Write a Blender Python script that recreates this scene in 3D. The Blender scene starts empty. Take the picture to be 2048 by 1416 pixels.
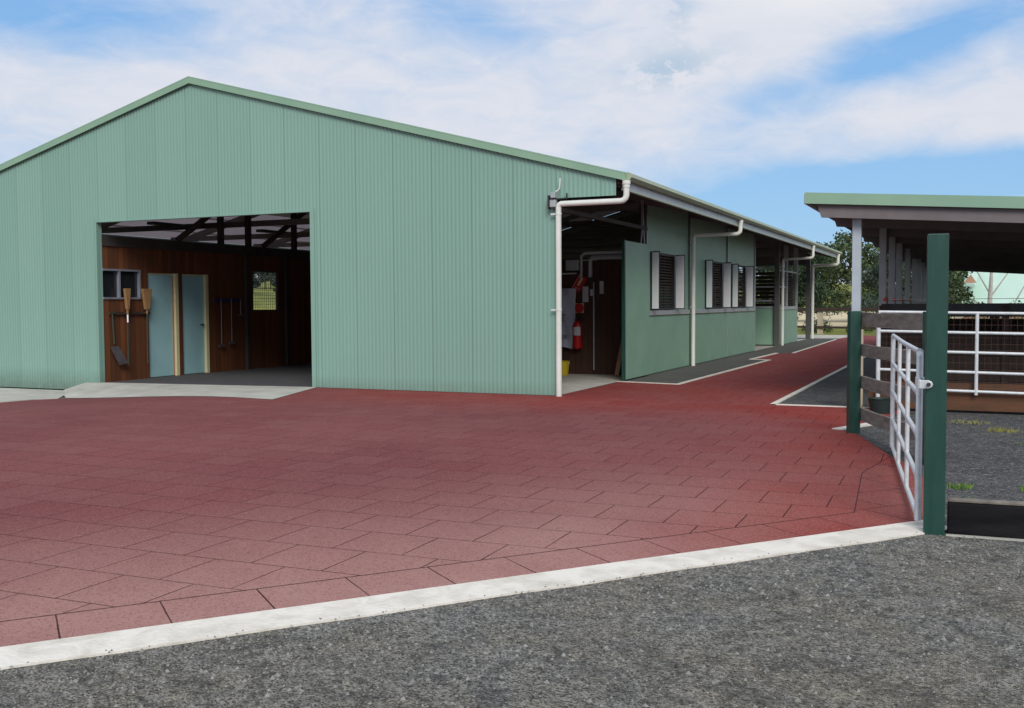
import bpy, bmesh, math, random
import numpy as np
from mathutils import Vector, Matrix
from math import sin, cos, pi, radians as R
random.seed(7)
S = bpy.context.scene
COL = S.collection

# ------------------------------------------------------------------ camera
CX, CY, CZ = 6.179, -15.503, 1.5
YAW, PITCH, ROLL, FPX = -0.4225, -0.0488, -0.0052, 2051.1
F = Vector((sin(YAW)*cos(PITCH), cos(YAW)*cos(PITCH), sin(PITCH)))
r0 = Vector((cos(YAW), -sin(YAW), 0)); u0 = r0.cross(F)
RT = r0*cos(ROLL)+u0*sin(ROLL); UP = RT.cross(F)
cam_d = bpy.data.cameras.new('camera'); cam = bpy.data.objects.new('camera', cam_d); COL.objects.link(cam)
cam_d.sensor_width = 36; cam_d.lens = FPX/2048*36; cam_d.clip_end = 3000; cam_d.clip_start = 0.05
cam.matrix_world = Matrix(((RT.x, UP.x, -F.x, CX), (RT.y, UP.y, -F.y, CY), (RT.z, UP.z, -F.z, CZ), (0, 0, 0, 1)))
S.camera = cam
S.render.resolution_x, S.render.resolution_y = 1024, 708

# ------------------------------------------------------------------ sun
SUN_EL, SUN_AZ = R(37), R(150)          # azimuth clockwise from +Y
sd = bpy.data.lights.new('sun', 'SUN'); so = bpy.data.objects.new('sun', sd); COL.objects.link(so)
sd.energy = 1.5; sd.angle = R(28); sd.color = (1.0, 0.95, 0.87)
sv = Vector((sin(SUN_AZ)*cos(SUN_EL), cos(SUN_AZ)*cos(SUN_EL), sin(SUN_EL)))
so.rotation_euler = sv.to_track_quat('Z', 'Y').to_euler()
S.view_settings.view_transform = 'Standard'; S.view_settings.look = 'None'
S.view_settings.gamma = 1; S.view_settings.exposure = 0.75

# ------------------------------------------------------------------ node helpers
class NT:
    def __init__(s, t): s.t = t; s.n = t.nodes; s.l = t.links
    def add(s, typ, ins=None, **kw):
        n = s.n.new(typ)
        for k, v in kw.items(): setattr(n, k, v)
        for k, v in (ins or {}).items():
            if hasattr(v, 'is_output') or isinstance(v, bpy.types.NodeSocket): s.l.new(v, n.inputs[k])
            else: n.inputs[k].default_value = v
        return n
    def m(s, op, a, b=0.0, c=None, clamp=False):
        d = {0: a, 1: b}
        if c is not None: d[2] = c
        n = s.add('ShaderNodeMath', d, operation=op); n.use_clamp = clamp
        return n.outputs[0]
    def mix(s, f, a, b, bt='MIX'):
        n = s.add('ShaderNodeMix', data_type='RGBA', blend_type=bt)
        for i, v in ((0, f), (6, a), (7, b)):
            if isinstance(v, bpy.types.NodeSocket): s.l.new(v, n.inputs[i])
            else: n.inputs[i].default_value = v if i == 0 else (tuple(v)+(1,))[:4]
        return n.outputs[2]
    def ramp(s, f, stops):
        n = s.add('ShaderNodeValToRGB', {0: f}); e = n.color_ramp.elements
        while len(e) < len(stops): e.new(0.5)
        for i, (p, c) in enumerate(stops):
            e[i].position = p; e[i].color = (c, c, c, 1) if isinstance(c, (int, float)) else tuple(c)+(1,)
        return n.outputs[0]
    def noise(s, vec, scale, detail=4, rough=0.55, dist=0.0):
        n = s.add('ShaderNodeTexNoise', {'Vector': vec, 'Scale': scale, 'Detail': detail, 'Roughness': rough, 'Distortion': dist})
        return n.outputs[0]
    def mapv(s, vec, sc=(1, 1, 1), rot=(0, 0, 0), loc=(0, 0, 0)):
        return s.add('ShaderNodeMapping', {'Vector': vec, 'Scale': sc, 'Rotation': rot, 'Location': loc}).outputs[0]

# ------------------------------------------------------------------ world: Nishita sky with thin cloud
W = bpy.data.worlds.new('World'); S.world = W; W.use_nodes = True
w = NT(W.node_tree); w.n.clear()
STR = 0.08
sky = w.add('ShaderNodeTexSky', sky_type='NISHITA'); sky.sun_disc = False
sky.sun_elevation = SUN_EL; sky.sun_rotation = SUN_AZ; sky.air_density = 1.0; sky.dust_density = 0.6; sky.ozone_density = 1.5
tc = w.add('ShaderNodeTexCoord').outputs['Generated']
sx = w.add('ShaderNodeSeparateXYZ', {0: tc})
az = w.m('ARCTAN2', sx.outputs[0], sx.outputs[1])
el = w.m('ARCSINE', sx.outputs[2])
P = w.add('ShaderNodeCombineXYZ', {0: az, 1: el, 2: 0.0}).outputs[0]
n1 = w.noise(w.mapv(P, (2.2, 7.0, 1), (0, 0, R(14))), 2.0, 7, 0.55, 0.8)
n2 = w.noise(w.mapv(P, (7, 16, 1), (0, 0, R(20)), (3, 1, 0)), 2.2, 8, 0.62, 0.6)
def blob(a, e, ra, re, rot=0, amt=1.0):
    v = w.mapv(w.mapv(P, loc=(-R(a), -R(e), 0)), (1/R(ra), 1/R(re), 1), (0, 0, 0)) if rot == 0 else \
        w.mapv(w.mapv(w.mapv(P, loc=(-R(a), -R(e), 0)), rot=(0, 0, -R(rot))), (1/R(ra), 1/R(re), 1))
    d = w.add('ShaderNodeVectorMath', {0: v}, operation='LENGTH').outputs['Value']
    return w.m('MULTIPLY', w.m('POWER', 2.718, w.m('MULTIPLY', w.m('MULTIPLY', d, d), -1.0)), amt)
dens = w.m('ADD', w.m('MULTIPLY', w.m('SUBTRACT', n1, 0.5), 1.1), w.m('MULTIPLY', w.m('SUBTRACT', n2, 0.5), 0.75))
dens = w.m('ADD', dens, 0.82)
for b in ((-48.5, 14.6, 7.5, 2.0, -6, -1.0), (-51, 6.3, 6, 2.0, 0, -.5), (-27, 15.2, 5, 1.4, -14, -.45), (-4.5, 12.4, 7.5, 1.4, 14, -.85), (5, 15, 8, 2.0, 10, -.45),
          (-11, 4.6, 13, 3.2, 8, -1.25), (4, 7.0, 11, 1.4, 10, -.8), (6, 9.8, 16, 1.5, 6, .75), (-14, 12.5, 9, 3, 10, .3), (-40, 10, 11, 3, 0, .3), (-8, 16.5, 4, 1.4, 0, .8)):
    dens = w.m('ADD', dens, blob(*b))
dens = w.m('SMOOTH_MIN', dens, 0.97, 0.25)
dens = w.m('MAXIMUM', dens, 0.05)
lowf = w.m('MULTIPLY', w.m('SUBTRACT', 1.0, w.m('DIVIDE', el, R(22)), clamp=True), 1.0, clamp=True)
blue = w.mix(lowf, (0.10/STR, 0.245/STR, 0.49/STR), (0.135/STR, 0.295/STR, 0.485/STR))
blue = w.mix(0.8, sky.outputs[0], blue)
puff = w.m('MULTIPLY', w.m('ADD', blob(-15.5, 12.6, 2.6, .95, 10, 1.0), blob(-15, 15.6, .9, 1.3, 0, .6)), w.m('MULTIPLY', w.m('SUBTRACT', w.noise(w.mapv(P, (30, 45, 1)), 1.0, 6, .65), .43), 11.0, clamp=True), clamp=True)
cl = w.mix(w.ramp(n2, [(0.3, 0.0), (0.7, 1.0)]), (0.41/STR, 0.435/STR, 0.49/STR), (0.46/STR, 0.465/STR, 0.50/STR))
cl = w.mix(blob(-8, 16.7, 4.5, 1.6, 0, .8), cl, (0.55/STR, 0.55/STR, 0.53/STR))
cl = w.mix(w.m('MULTIPLY', puff, .8), cl, (0.25/STR, 0.33/STR, 0.42/STR))
out = w.mix(dens, blue, cl)
bg = w.add('ShaderNodeBackground', {0: out, 1: STR})
w.l.new(bg.outputs[0], w.add('ShaderNodeOutputWorld').inputs[0])

# ------------------------------------------------------------------ materials
def srgb(r, g, b):
    f = lambda c: (c/255/12.92 if c/255 <= 0.04045 else ((c/255+0.055)/1.055)**2.4)
    return (f(r), f(g), f(b))
def base(name, rough=0.6, metal=0.0, spec=0.5):
    m = bpy.data.materials.new(name); m.use_nodes = True; t = NT(m.node_tree); b = m.node_tree.nodes['Principled BSDF']
    b.inputs['Roughness'].default_value = rough; b.inputs['Metallic'].default_value = metal
    b.inputs['Specular IOR Level'].default_value = spec
    return m, t, b
def mat(name, c1, c2=None, scale=3.0, rough=0.6, metal=0.0, bump=0.0, bscale=60, stretch=(1, 1, 1), spec=0.5, coord='Object', contrast=(.3, .7), dist=0.0):
    m, t, b = base(name, rough, metal, spec)
    if c2 is None: c2 = tuple(x*0.82 for x in c1)
    v = t.mapv(t.add('ShaderNodeTexCoord').outputs[coord], stretch)
    f = t.ramp(t.noise(v, scale, 6, 0.6, dist), [(contrast[0], 0.0), (contrast[1], 1.0)])
    t.l.new(t.mix(f, c1, c2), b.inputs['Base Color'])
    if bump:
        bn = t.add('ShaderNodeBump', {'Height': t.noise(v, bscale, 4), 'Strength': bump, 'Distance': 0.01})
        t.l.new(bn.outputs[0], b.inputs['Normal'])
    return m
def sheetmat(name, c, c2):   # painted steel sheet: slight streaks down the sheet, a hint of tone per sheet
    m, t, b = base(name, 0.45, 0, 0.35)
    o = t.add('ShaderNodeTexCoord').outputs['Object']
    s = t.add('ShaderNodeSeparateXYZ', {0: o})
    idx = t.m('FLOOR', t.m('DIVIDE', t.m('ADD', s.outputs[0], s.outputs[1]), 0.762))
    wn = t.add('ShaderNodeTexWhiteNoise', {'W': idx}, noise_dimensions='1D').outputs[0]
    st = t.noise(t.mapv(o, (6, 6, .35)), 1.6, 5, .6)
    dirt = t.noise(o, .7, 5, .6)
    f = t.m('ADD', t.m('MULTIPLY', wn, .35), t.m('ADD', t.m('MULTIPLY', st, .4), t.m('MULTIPLY', dirt, .35)), clamp=True)
    col = t.mix(f, c, c2)
    seam = t.m('LESS_THAN', t.m('FRACT', t.m('DIVIDE', t.m('ADD', s.outputs[0], s.outputs[1]), 0.762)), 0.02)
    col = t.mix(t.m('MULTIPLY', seam, .45), col, tuple(x*.55 for x in c))
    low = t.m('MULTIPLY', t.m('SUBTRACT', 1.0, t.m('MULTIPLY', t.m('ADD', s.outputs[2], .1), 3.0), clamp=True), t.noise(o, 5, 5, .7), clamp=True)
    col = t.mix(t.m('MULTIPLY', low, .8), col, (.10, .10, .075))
    t.l.new(col, b.inputs['Base Color'])
    return m
M = {}
M['sheet'] = sheetmat('pale_green_sheet', (0.18, 0.322, 0.272), (0.232, 0.388, 0.328))
M['panel'] = mat('green_panel', (0.20, 0.36, 0.262), (0.25, 0.42, 0.31), 1.5, .5, bump=.05, bscale=20)
M['fascia'] = mat('green_fascia', (0.20, 0.345, 0.25), (0.25, 0.40, 0.28), 1.2, .4)
M['gutter'] = mat('cream_gutter', (0.33, 0.40, 0.27), (0.27, 0.33, 0.22), 1.2, .4)
M['graysteel'] = mat('grey_steel', (0.33, 0.36, 0.38), (0.42, 0.45, 0.47), 4, .45, .2)
M['palesteel'] = mat('pale_blue_paint', (0.42, 0.48, 0.54), (0.34, 0.40, 0.45), 4, .45)
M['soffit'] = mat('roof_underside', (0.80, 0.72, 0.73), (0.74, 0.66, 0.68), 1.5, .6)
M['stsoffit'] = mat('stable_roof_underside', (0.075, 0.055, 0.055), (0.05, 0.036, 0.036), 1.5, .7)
M['darkbeam'] = mat('dark_beam', (0.055, 0.045, 0.043), (0.03, 0.025, 0.025), 3, .7)
M['stbeam'] = mat('stable_beam', (0.165, 0.145, 0.15), (0.12, 0.105, 0.11), 3, .6)
M['pvc'] = mat('white_pvc', (0.74, 0.76, 0.74), (0.60, 0.62, 0.56), 2.5, .35)
M['pvcold'] = mat('aged_pvc', (0.82, 0.83, 0.76), (0.70, 0.71, 0.64), 2.5, .4)
M['white'] = mat('white_paint', (0.86, 0.88, 0.90), (0.80, 0.82, 0.86), 5, .5)
M['black'] = mat('black_trim', (0.018, 0.018, 0.02), (0.03, 0.03, 0.032), 5, .6)
M['conc'] = mat('pale_concrete', (0.50, 0.49, 0.44), (0.36, 0.35, 0.31), 2.2, .85, bump=.3, bscale=60)
M['kerb'] = mat('kerb_concrete', (0.72, 0.69, 0.62), (0.50, 0.46, 0.39), 5.5, .85, bump=.6, bscale=45, contrast=(.42, .78), dist=.6)
M['matting'] = mat('dark_matting', (0.075, 0.075, 0.08), (0.05, 0.05, 0.055), 4, .9, bump=.5, bscale=80)
M['verandah'] = mat('verandah_grit', (0.06, 0.062, 0.056), (0.095, 0.092, 0.082), 1.2, .95, bump=.6, bscale=90)
M['sleeper'] = mat('blackened_timber', (0.007, 0.007, 0.009), (0.018, 0.017, 0.018), 2, .95, spec=.1, bump=.5, bscale=18, stretch=(1, 8, 8))
M['wtimber'] = mat('weathered_timber', (0.11, 0.095, 0.08), (0.24, 0.215, 0.185), 2.4, .85, bump=.5, bscale=12, stretch=(5, 1.2, 9))
M['ctimber'] = mat('cream_timber', (0.46, 0.40, 0.30), (0.34, 0.28, 0.2), 3, .8, stretch=(5, 5, 1))
M['kick'] = mat('brown_kickboard', (0.12, 0.048, 0.018), (0.07, 0.030, 0.014), 1.6, .7, bump=.3, bscale=12, stretch=(1, 5, 6))
M['dtimber'] = mat('dark_timber', (0.022, 0.014, 0.011), (0.05, 0.028, 0.02), 2.2, .75, bump=.3, bscale=14, stretch=(6, 6, .8))
M['greenpost'] = mat('deep_green_paint', (0.006, 0.040, 0.031), (0.012, 0.062, 0.046), 5, .42, bump=.12, bscale=18, stretch=(3, 3, .5))
def galv():
    m, t, b = base('galvanised_tube', .4, .25, .5)
    o = t.add('ShaderNodeTexCoord').outputs['Object']
    f = t.ramp(t.noise(o, 14, 6, .65), [(.3, 0.0), (.75, 1.0)])
    c = t.mix(f, (0.74, 0.77, 0.79), (0.52, 0.56, 0.59))
    rust = t.ramp(t.noise(o, 5, 6, .7), [(.66, 0.0), (.74, 1.0)])
    t.l.new(t.mix(t.m('MULTIPLY', rust, .6), c, (0.25, 0.14, 0.08)), b.inputs['Base Color'])
    return m
M['galv'] = galv()
M['tubgreen'] = mat('dark_tub_plastic', (0.006, 0.02, 0.018), (0.012, 0.03, 0.028), 4, .6)
M['wire'] = mat('rusty_wire', (0.13, 0.06, 0.04), (0.09, 0.045, 0.03), 8, .7)
M['bluedoor'] = mat('aqua_door', (0.26, 0.46, 0.50), (0.31, 0.52, 0.56), 1.5, .5)
M['cream'] = mat('cream_paint', (0.62, 0.58, 0.35), (0.55, 0.50, 0.30), 2, .55)
M['glass'] = None
mg, tg, bgl = base('dark_window_glass', .06, 0, .5); bgl.inputs['Base Color'].default_value = (0.015, 0.018, 0.022, 1); M['glass'] = mg
M['alu'] = mat('aluminium', (0.33, 0.35, 0.42), (0.26, 0.28, 0.34), 4, .4, .4)
M['straw'] = mat('broom_bristle', (0.36, 0.20, 0.08), (0.22, 0.12, 0.05), 18, .9, bump=1, bscale=40, stretch=(6, 6, .6))
M['shaft'] = mat('dark_green_shaft', (0.03, 0.045, 0.03), (0.05, 0.06, 0.035), 5, .5)
M['shovel'] = mat('worn_steel', (0.17, 0.155, 0.17), (0.10, 0.09, 0.10), 9, .45, .5)
M['bluetool'] = mat('navy_plastic', (0.02, 0.03, 0.10), None, 5, .5)
M['red'] = mat('red_enamel', (0.50, 0.012, 0.012), (0.40, 0.010, 0.012), 4, .35)
M['redsign'] = mat('red_sign', (0.52, 0.02, 0.02), None, 4, .5)
M['paper'] = mat('notice_paper', (0.55, 0.56, 0.60), (0.46, 0.47, 0.52), 6, .7)
M['banner'] = mat('banner_cloth', (0.52, 0.56, 0.66), (0.42, 0.45, 0.55), 4, .7, bump=.3, bscale=8)
M['yellow'] = mat('yellow_plastic', (0.60, 0.45, 0.02), None, 4, .4)
M['ink'] = mat('green_ink', (0.01, 0.06, 0.05), None, 4, .6)
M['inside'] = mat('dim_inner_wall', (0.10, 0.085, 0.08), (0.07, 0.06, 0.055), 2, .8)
M['orangeins'] = mat('red_insulator', (0.75, 0.05, 0.03), None, 4, .45)
M['mint'] = mat('mint_roof', (0.42, 0.60, 0.50), (0.50, 0.66, 0.58), .6, .5)
M['brick'] = mat('tan_brick', (0.42, 0.25, 0.17), (0.33, 0.19, 0.13), 3, .8)
M['tank'] = mat('mint_tank', (0.22, 0.36, 0.27), (0.18, 0.31, 0.23), 3, .5)
M['bark'] = mat('bark', (0.10, 0.075, 0.055), (0.055, 0.042, 0.034), 6, .9, bump=.8, bscale=25, stretch=(1, 1, .3))
M['palebark'] = mat('pale_bark', (0.50, 0.46, 0.44), (0.34, 0.30, 0.29), 3, .8)
M['sand'] = mat('arena_sand', (0.62, 0.53, 0.34), (0.52, 0.43, 0.26), .3, .95)
def leafmat(name, a, b2):
    m, t, b = base(name, .6, 0, .3)
    g = t.add('ShaderNodeNewGeometry')
    f = g.outputs['Random Per Island']
    t.l.new(t.mix(f, a, b2), b.inputs['Base Color'])
    return m
M['leaf_dark'] = leafmat('needle_dark', (0.014, 0.032, 0.014), (0.05, 0.08, 0.035))
M['leaf_mid'] = leafmat('leaf_mid', (0.03, 0.055, 0.02), (0.09, 0.125, 0.05))
M['leaf_blue'] = leafmat('leaf_blue', (0.022, 0.042, 0.03), (0.065, 0.09, 0.07))
M['grassblade'] = leafmat('grass_blade', (0.10, 0.22, 0.03), (0.20, 0.33, 0.06))
M['weed'] = leafmat('weed_blade', (0.25, 0.26, 0.06), (0.36, 0.33, 0.10))

def tilemat(name, rot, ox, oy, squash=1.0):
    m, t, b = base(name, .9, 0, .1)
    o = t.add('ShaderNodeTexCoord').outputs['Object']
    v = t.mapv(o, (1, 1, 1), (0, 0, rot), (ox, oy, 0))
    wob = t.noise(o, 1.2, 2, .5)
    v = t.add('ShaderNodeVectorMath', {0: v, 1: t.add('ShaderNodeCombineXYZ', {0: t.m('MULTIPLY', t.m('SUBTRACT', wob, .5), .02), 1: t.m('MULTIPLY', t.m('SUBTRACT', wob, .5), .02)}).outputs[0]}, operation='ADD').outputs[0]
    br = t.add('ShaderNodeTexBrick', {'Vector': v, 'Color1': (0, 0, 0, 1), 'Color2': (1, 1, 1, 1), 'Mortar': (0.5, .5, .5, 1), 'Scale': 1.0, 'Mortar Size': 0.0046, 'Mortar Smooth': 0.25, 'Bias': 0.0, 'Brick Width': 0.487, 'Row Height': 0.487})
    br.offset = 0.5; br.squash = 1.0
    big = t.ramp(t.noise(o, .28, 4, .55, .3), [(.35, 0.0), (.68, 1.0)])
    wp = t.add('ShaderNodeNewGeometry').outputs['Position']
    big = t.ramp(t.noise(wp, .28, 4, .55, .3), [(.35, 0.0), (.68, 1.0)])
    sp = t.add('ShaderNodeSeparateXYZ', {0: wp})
    # mauve over the open middle of the yard, redder by the rails and by the shed wall
    red_mix = t.m('MAXIMUM', t.ramp(t.m('ADD', sp.outputs[0], t.m('MULTIPLY', sp.outputs[1], .12)), [(.0, 0.0), (1.0, 0.0)]),
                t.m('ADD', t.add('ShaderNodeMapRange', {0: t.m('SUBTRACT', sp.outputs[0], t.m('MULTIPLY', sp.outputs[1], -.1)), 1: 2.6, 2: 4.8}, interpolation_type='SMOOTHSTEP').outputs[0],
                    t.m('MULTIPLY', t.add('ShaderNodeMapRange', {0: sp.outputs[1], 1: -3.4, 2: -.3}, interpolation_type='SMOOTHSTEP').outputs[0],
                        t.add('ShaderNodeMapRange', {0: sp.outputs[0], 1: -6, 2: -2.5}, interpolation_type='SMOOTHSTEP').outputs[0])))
    red_mix = t.m('MULTIPLY', red_mix, t.m('ADD', .45, t.m('MULTIPLY', big, .5)), clamp=True)
    muted = t.mix(big, (0.205, 0.062, 0.065), (0.155, 0.042, 0.048))
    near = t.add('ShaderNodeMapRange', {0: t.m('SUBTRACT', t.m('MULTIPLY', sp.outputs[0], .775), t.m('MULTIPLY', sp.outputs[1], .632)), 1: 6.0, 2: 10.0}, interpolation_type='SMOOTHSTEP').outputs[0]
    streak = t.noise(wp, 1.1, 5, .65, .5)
    muted = t.mix(t.m('MULTIPLY', near, t.m('ADD', .45, t.m('MULTIPLY', streak, .9)), clamp=True), muted, (0.40, 0.225, 0.20))  # mauve tone turns patchily paler towards the kerb
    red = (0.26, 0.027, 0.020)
    col = t.mix(red_mix, muted, red)
    path = t.add('ShaderNodeMapRange', {0: sp.outputs[1], 1: 1.0, 2: 30.0}).outputs[0]
    col = t.mix(t.m('MULTIPLY', path, .55), col, (0.17, 0.062, 0.072))
    pt = t.ramp(br.outputs['Color'], [(0, 0.0), (1, 1.0)])
    col = t.mix(t.m('MULTIPLY', pt, .16), col, (0.30, 0.16, 0.15))
    gr = t.noise(o, 150, 3, .8)
    gr2 = t.noise(o, 62, 4, .8)
    pv = t.add('ShaderNodeTexVoronoi', {'Vector': o, 'Scale': 110.0})
    pc = t.add('ShaderNodeSeparateColor', {0: pv.outputs['Color']}).outputs[0]
    col = t.mix(t.ramp(pc, [(.0, .45), (.3, 0.0)]), col, (0.07, 0.014, 0.016))
    col = t.mix(t.ramp(pc, [(.75, 0.0), (1.0, .30)]), col, (0.46, 0.27, 0.23))
    col = t.mix(t.ramp(gr, [(.32, .55), (.55, 0.0)]), col, t.mix(.6, col, (0.05, 0.015, 0.015)))
    col = t.mix(t.ramp(gr2, [(.52, 0.0), (.8, .5)]), col, (0.40, 0.24, 0.21))
    jt = br.outputs['Fac']
    col = t.mix(t.m('MULTIPLY', jt, t.ramp(t.noise(o, 2.3, 3), [(.35, .7), (.6, 1.0)])), col, (0.03, 0.006, 0.006))
    t.l.new(col, b.inputs['Base Color'])
    h = t.m('SUBTRACT', t.m('MULTIPLY', gr, .35), t.m('MULTIPLY', jt, 1.2))
    bn = t.add('ShaderNodeBump', {'Height': h, 'Strength': .55, 'Distance': .006}); t.l.new(bn.outputs[0], b.inputs['Normal'])
    return m
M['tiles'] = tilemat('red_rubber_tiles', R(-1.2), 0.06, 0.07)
kd = math.atan2(4.36, 3.56)
M['jointline'] = mat('dark_joint', (0.04, 0.010, 0.010), None, 5, .9)
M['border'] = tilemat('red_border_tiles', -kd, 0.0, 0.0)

def gravel(name, dark, light, grassy, bmix=.6):
    m, t, b = base(name, .95, 0, .2)
    o = t.add('ShaderNodeTexCoord').outputs['Object']
    vo = t.add('ShaderNodeTexVoronoi', {'Vector': o, 'Scale': 120.0, 'Randomness': 1.0})
    cell = t.add('ShaderNodeSeparateColor', {0: vo.outputs['Color']}).outputs[0]
    vo2 = t.add('ShaderNodeTexVoronoi', {'Vector': o, 'Scale': 60.0, 'Randomness': 1.0})
    cell2 = t.add('ShaderNodeSeparateColor', {0: vo2.outputs['Color']}).outputs[1]
    big = t.ramp(t.noise(o, 1.1, 6, .65, .6), [(.38, 0.0), (.60, 1.0)])
    mid = t.noise(o, 13, 5, .7)
    c = t.mix(cell, dark, light)
    c = t.mix(t.ramp(cell2, [(.86, 0.0), (.95, .6)]), c, (0.42, 0.41, 0.38))
    c = t.mix(t.m('MULTIPLY', big, bmix), c, t.mix(cell, (0.07, 0.060, 0.042), (0.36, 0.32, 0.235)))
    c = t.mix(t.ramp(mid, [(.36, .55), (.54, 0.0)]), c, (0.022, 0.023, 0.022))
    c = t.mix(t.ramp(t.noise(t.mapv(o, (1, 1, 1), (0, 0, .9)), 3.2, 6, .7, 1.2), [(.36, .5), (.52, 0.0)]), c, (0.04, 0.042, 0.042))
    if grassy:
        s = t.add('ShaderNodeSeparateXYZ', {0: o})
        far = t.add('ShaderNodeMapRange', {0: s.outputs[1], 1: 30.0, 2: 36.0}, interpolation_type='SMOOTHSTEP').outputs[0]
        left = t.add('ShaderNodeMapRange', {0: s.outputs[0], 1: -17.0, 2: -19.0}, interpolation_type='SMOOTHSTEP').outputs[0]
        g = t.m('MAXIMUM', far, left)
        gc = t.mix(t.ramp(t.noise(o, .09, 5, .6, .4), [(.35, 0.0), (.65, 1.0)]), (0.11, 0.16, 0.03), (0.36, 0.34, 0.07))
        gc = t.mix(t.ramp(t.noise(o, 1.6, 5, .7), [(.4, .5), (.7, 0.0)]), gc, (0.07, 0.10, 0.025))
        c = t.mix(g, c, gc)
    t.l.new(c, b.inputs['Base Color'])
    h = t.m('ADD', t.m('MULTIPLY', vo.outputs['Distance'], -.6), t.m('ADD', t.m('MULTIPLY', t.noise(o, 25, 4, .7), .9), t.m('MULTIPLY', t.noise(o, 4.5, 4, .6, .5), 3.2)))
    bn = t.add('ShaderNodeBump', {'Height': h, 'Strength': .9, 'Distance': .018}); t.l.new(bn.outputs[0], b.inputs['Normal'])
    return m
M['gravel'] = gravel('crushed_rock', (0.036, 0.037, 0.036), (0.345, 0.34, 0.315), True)
M['darkgravel'] = gravel('dark_pen_gravel', (0.022, 0.024, 0.028), (0.19, 0.195, 0.205), False, .15)

def boards(name, c1, c2, pitch, axis):   # vertical boarding with dark joints
    m, t, b = base(name, .7, 0, .3)
    o = t.add('ShaderNodeTexCoord').outputs['Object']; s = t.add('ShaderNodeSeparateXYZ', {0: o})
    q = t.m('DIVIDE', s.outputs[axis], pitch)
    wn = t.add('ShaderNodeTexWhiteNoise', {'W': t.m('FLOOR', q)}, noise_dimensions='1D').outputs[0]
    g = t.noise(t.mapv(o, (14, 14, .8)), 1.5, 5, .65)
    c = t.mix(t.m('ADD', t.m('MULTIPLY', wn, .55), t.m('MULTIPLY', g, .5), clamp=True), c1, c2)
    j = t.m('LESS_THAN', t.m('FRACT', q), .06)
    c = t.mix(t.m('MULTIPLY', j, .8), c, tuple(x*.15 for x in c1))
    t.l.new(c, b.inputs['Base Color'])
    bn = t.add('ShaderNodeBump', {'Height': t.m('SUBTRACT', g, j), 'Strength': .4, 'Distance': .01}); t.l.new(bn.outputs[0], b.inputs['Normal'])
    return m
M['boards'] = boards('stained_vertical_boards', (0.19, 0.066, 0.024), (0.06, 0.025, 0.015), .14, 1)
M['boardsx'] = boards('dark_vertical_boards', (0.085, 0.04, 0.025), (0.05, 0.026, 0.02), .14, 0)
M['greycol'] = mat('dark_grey_post', (0.09, 0.095, 0.09), (0.065, 0.07, 0.068), 3, .6)

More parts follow.
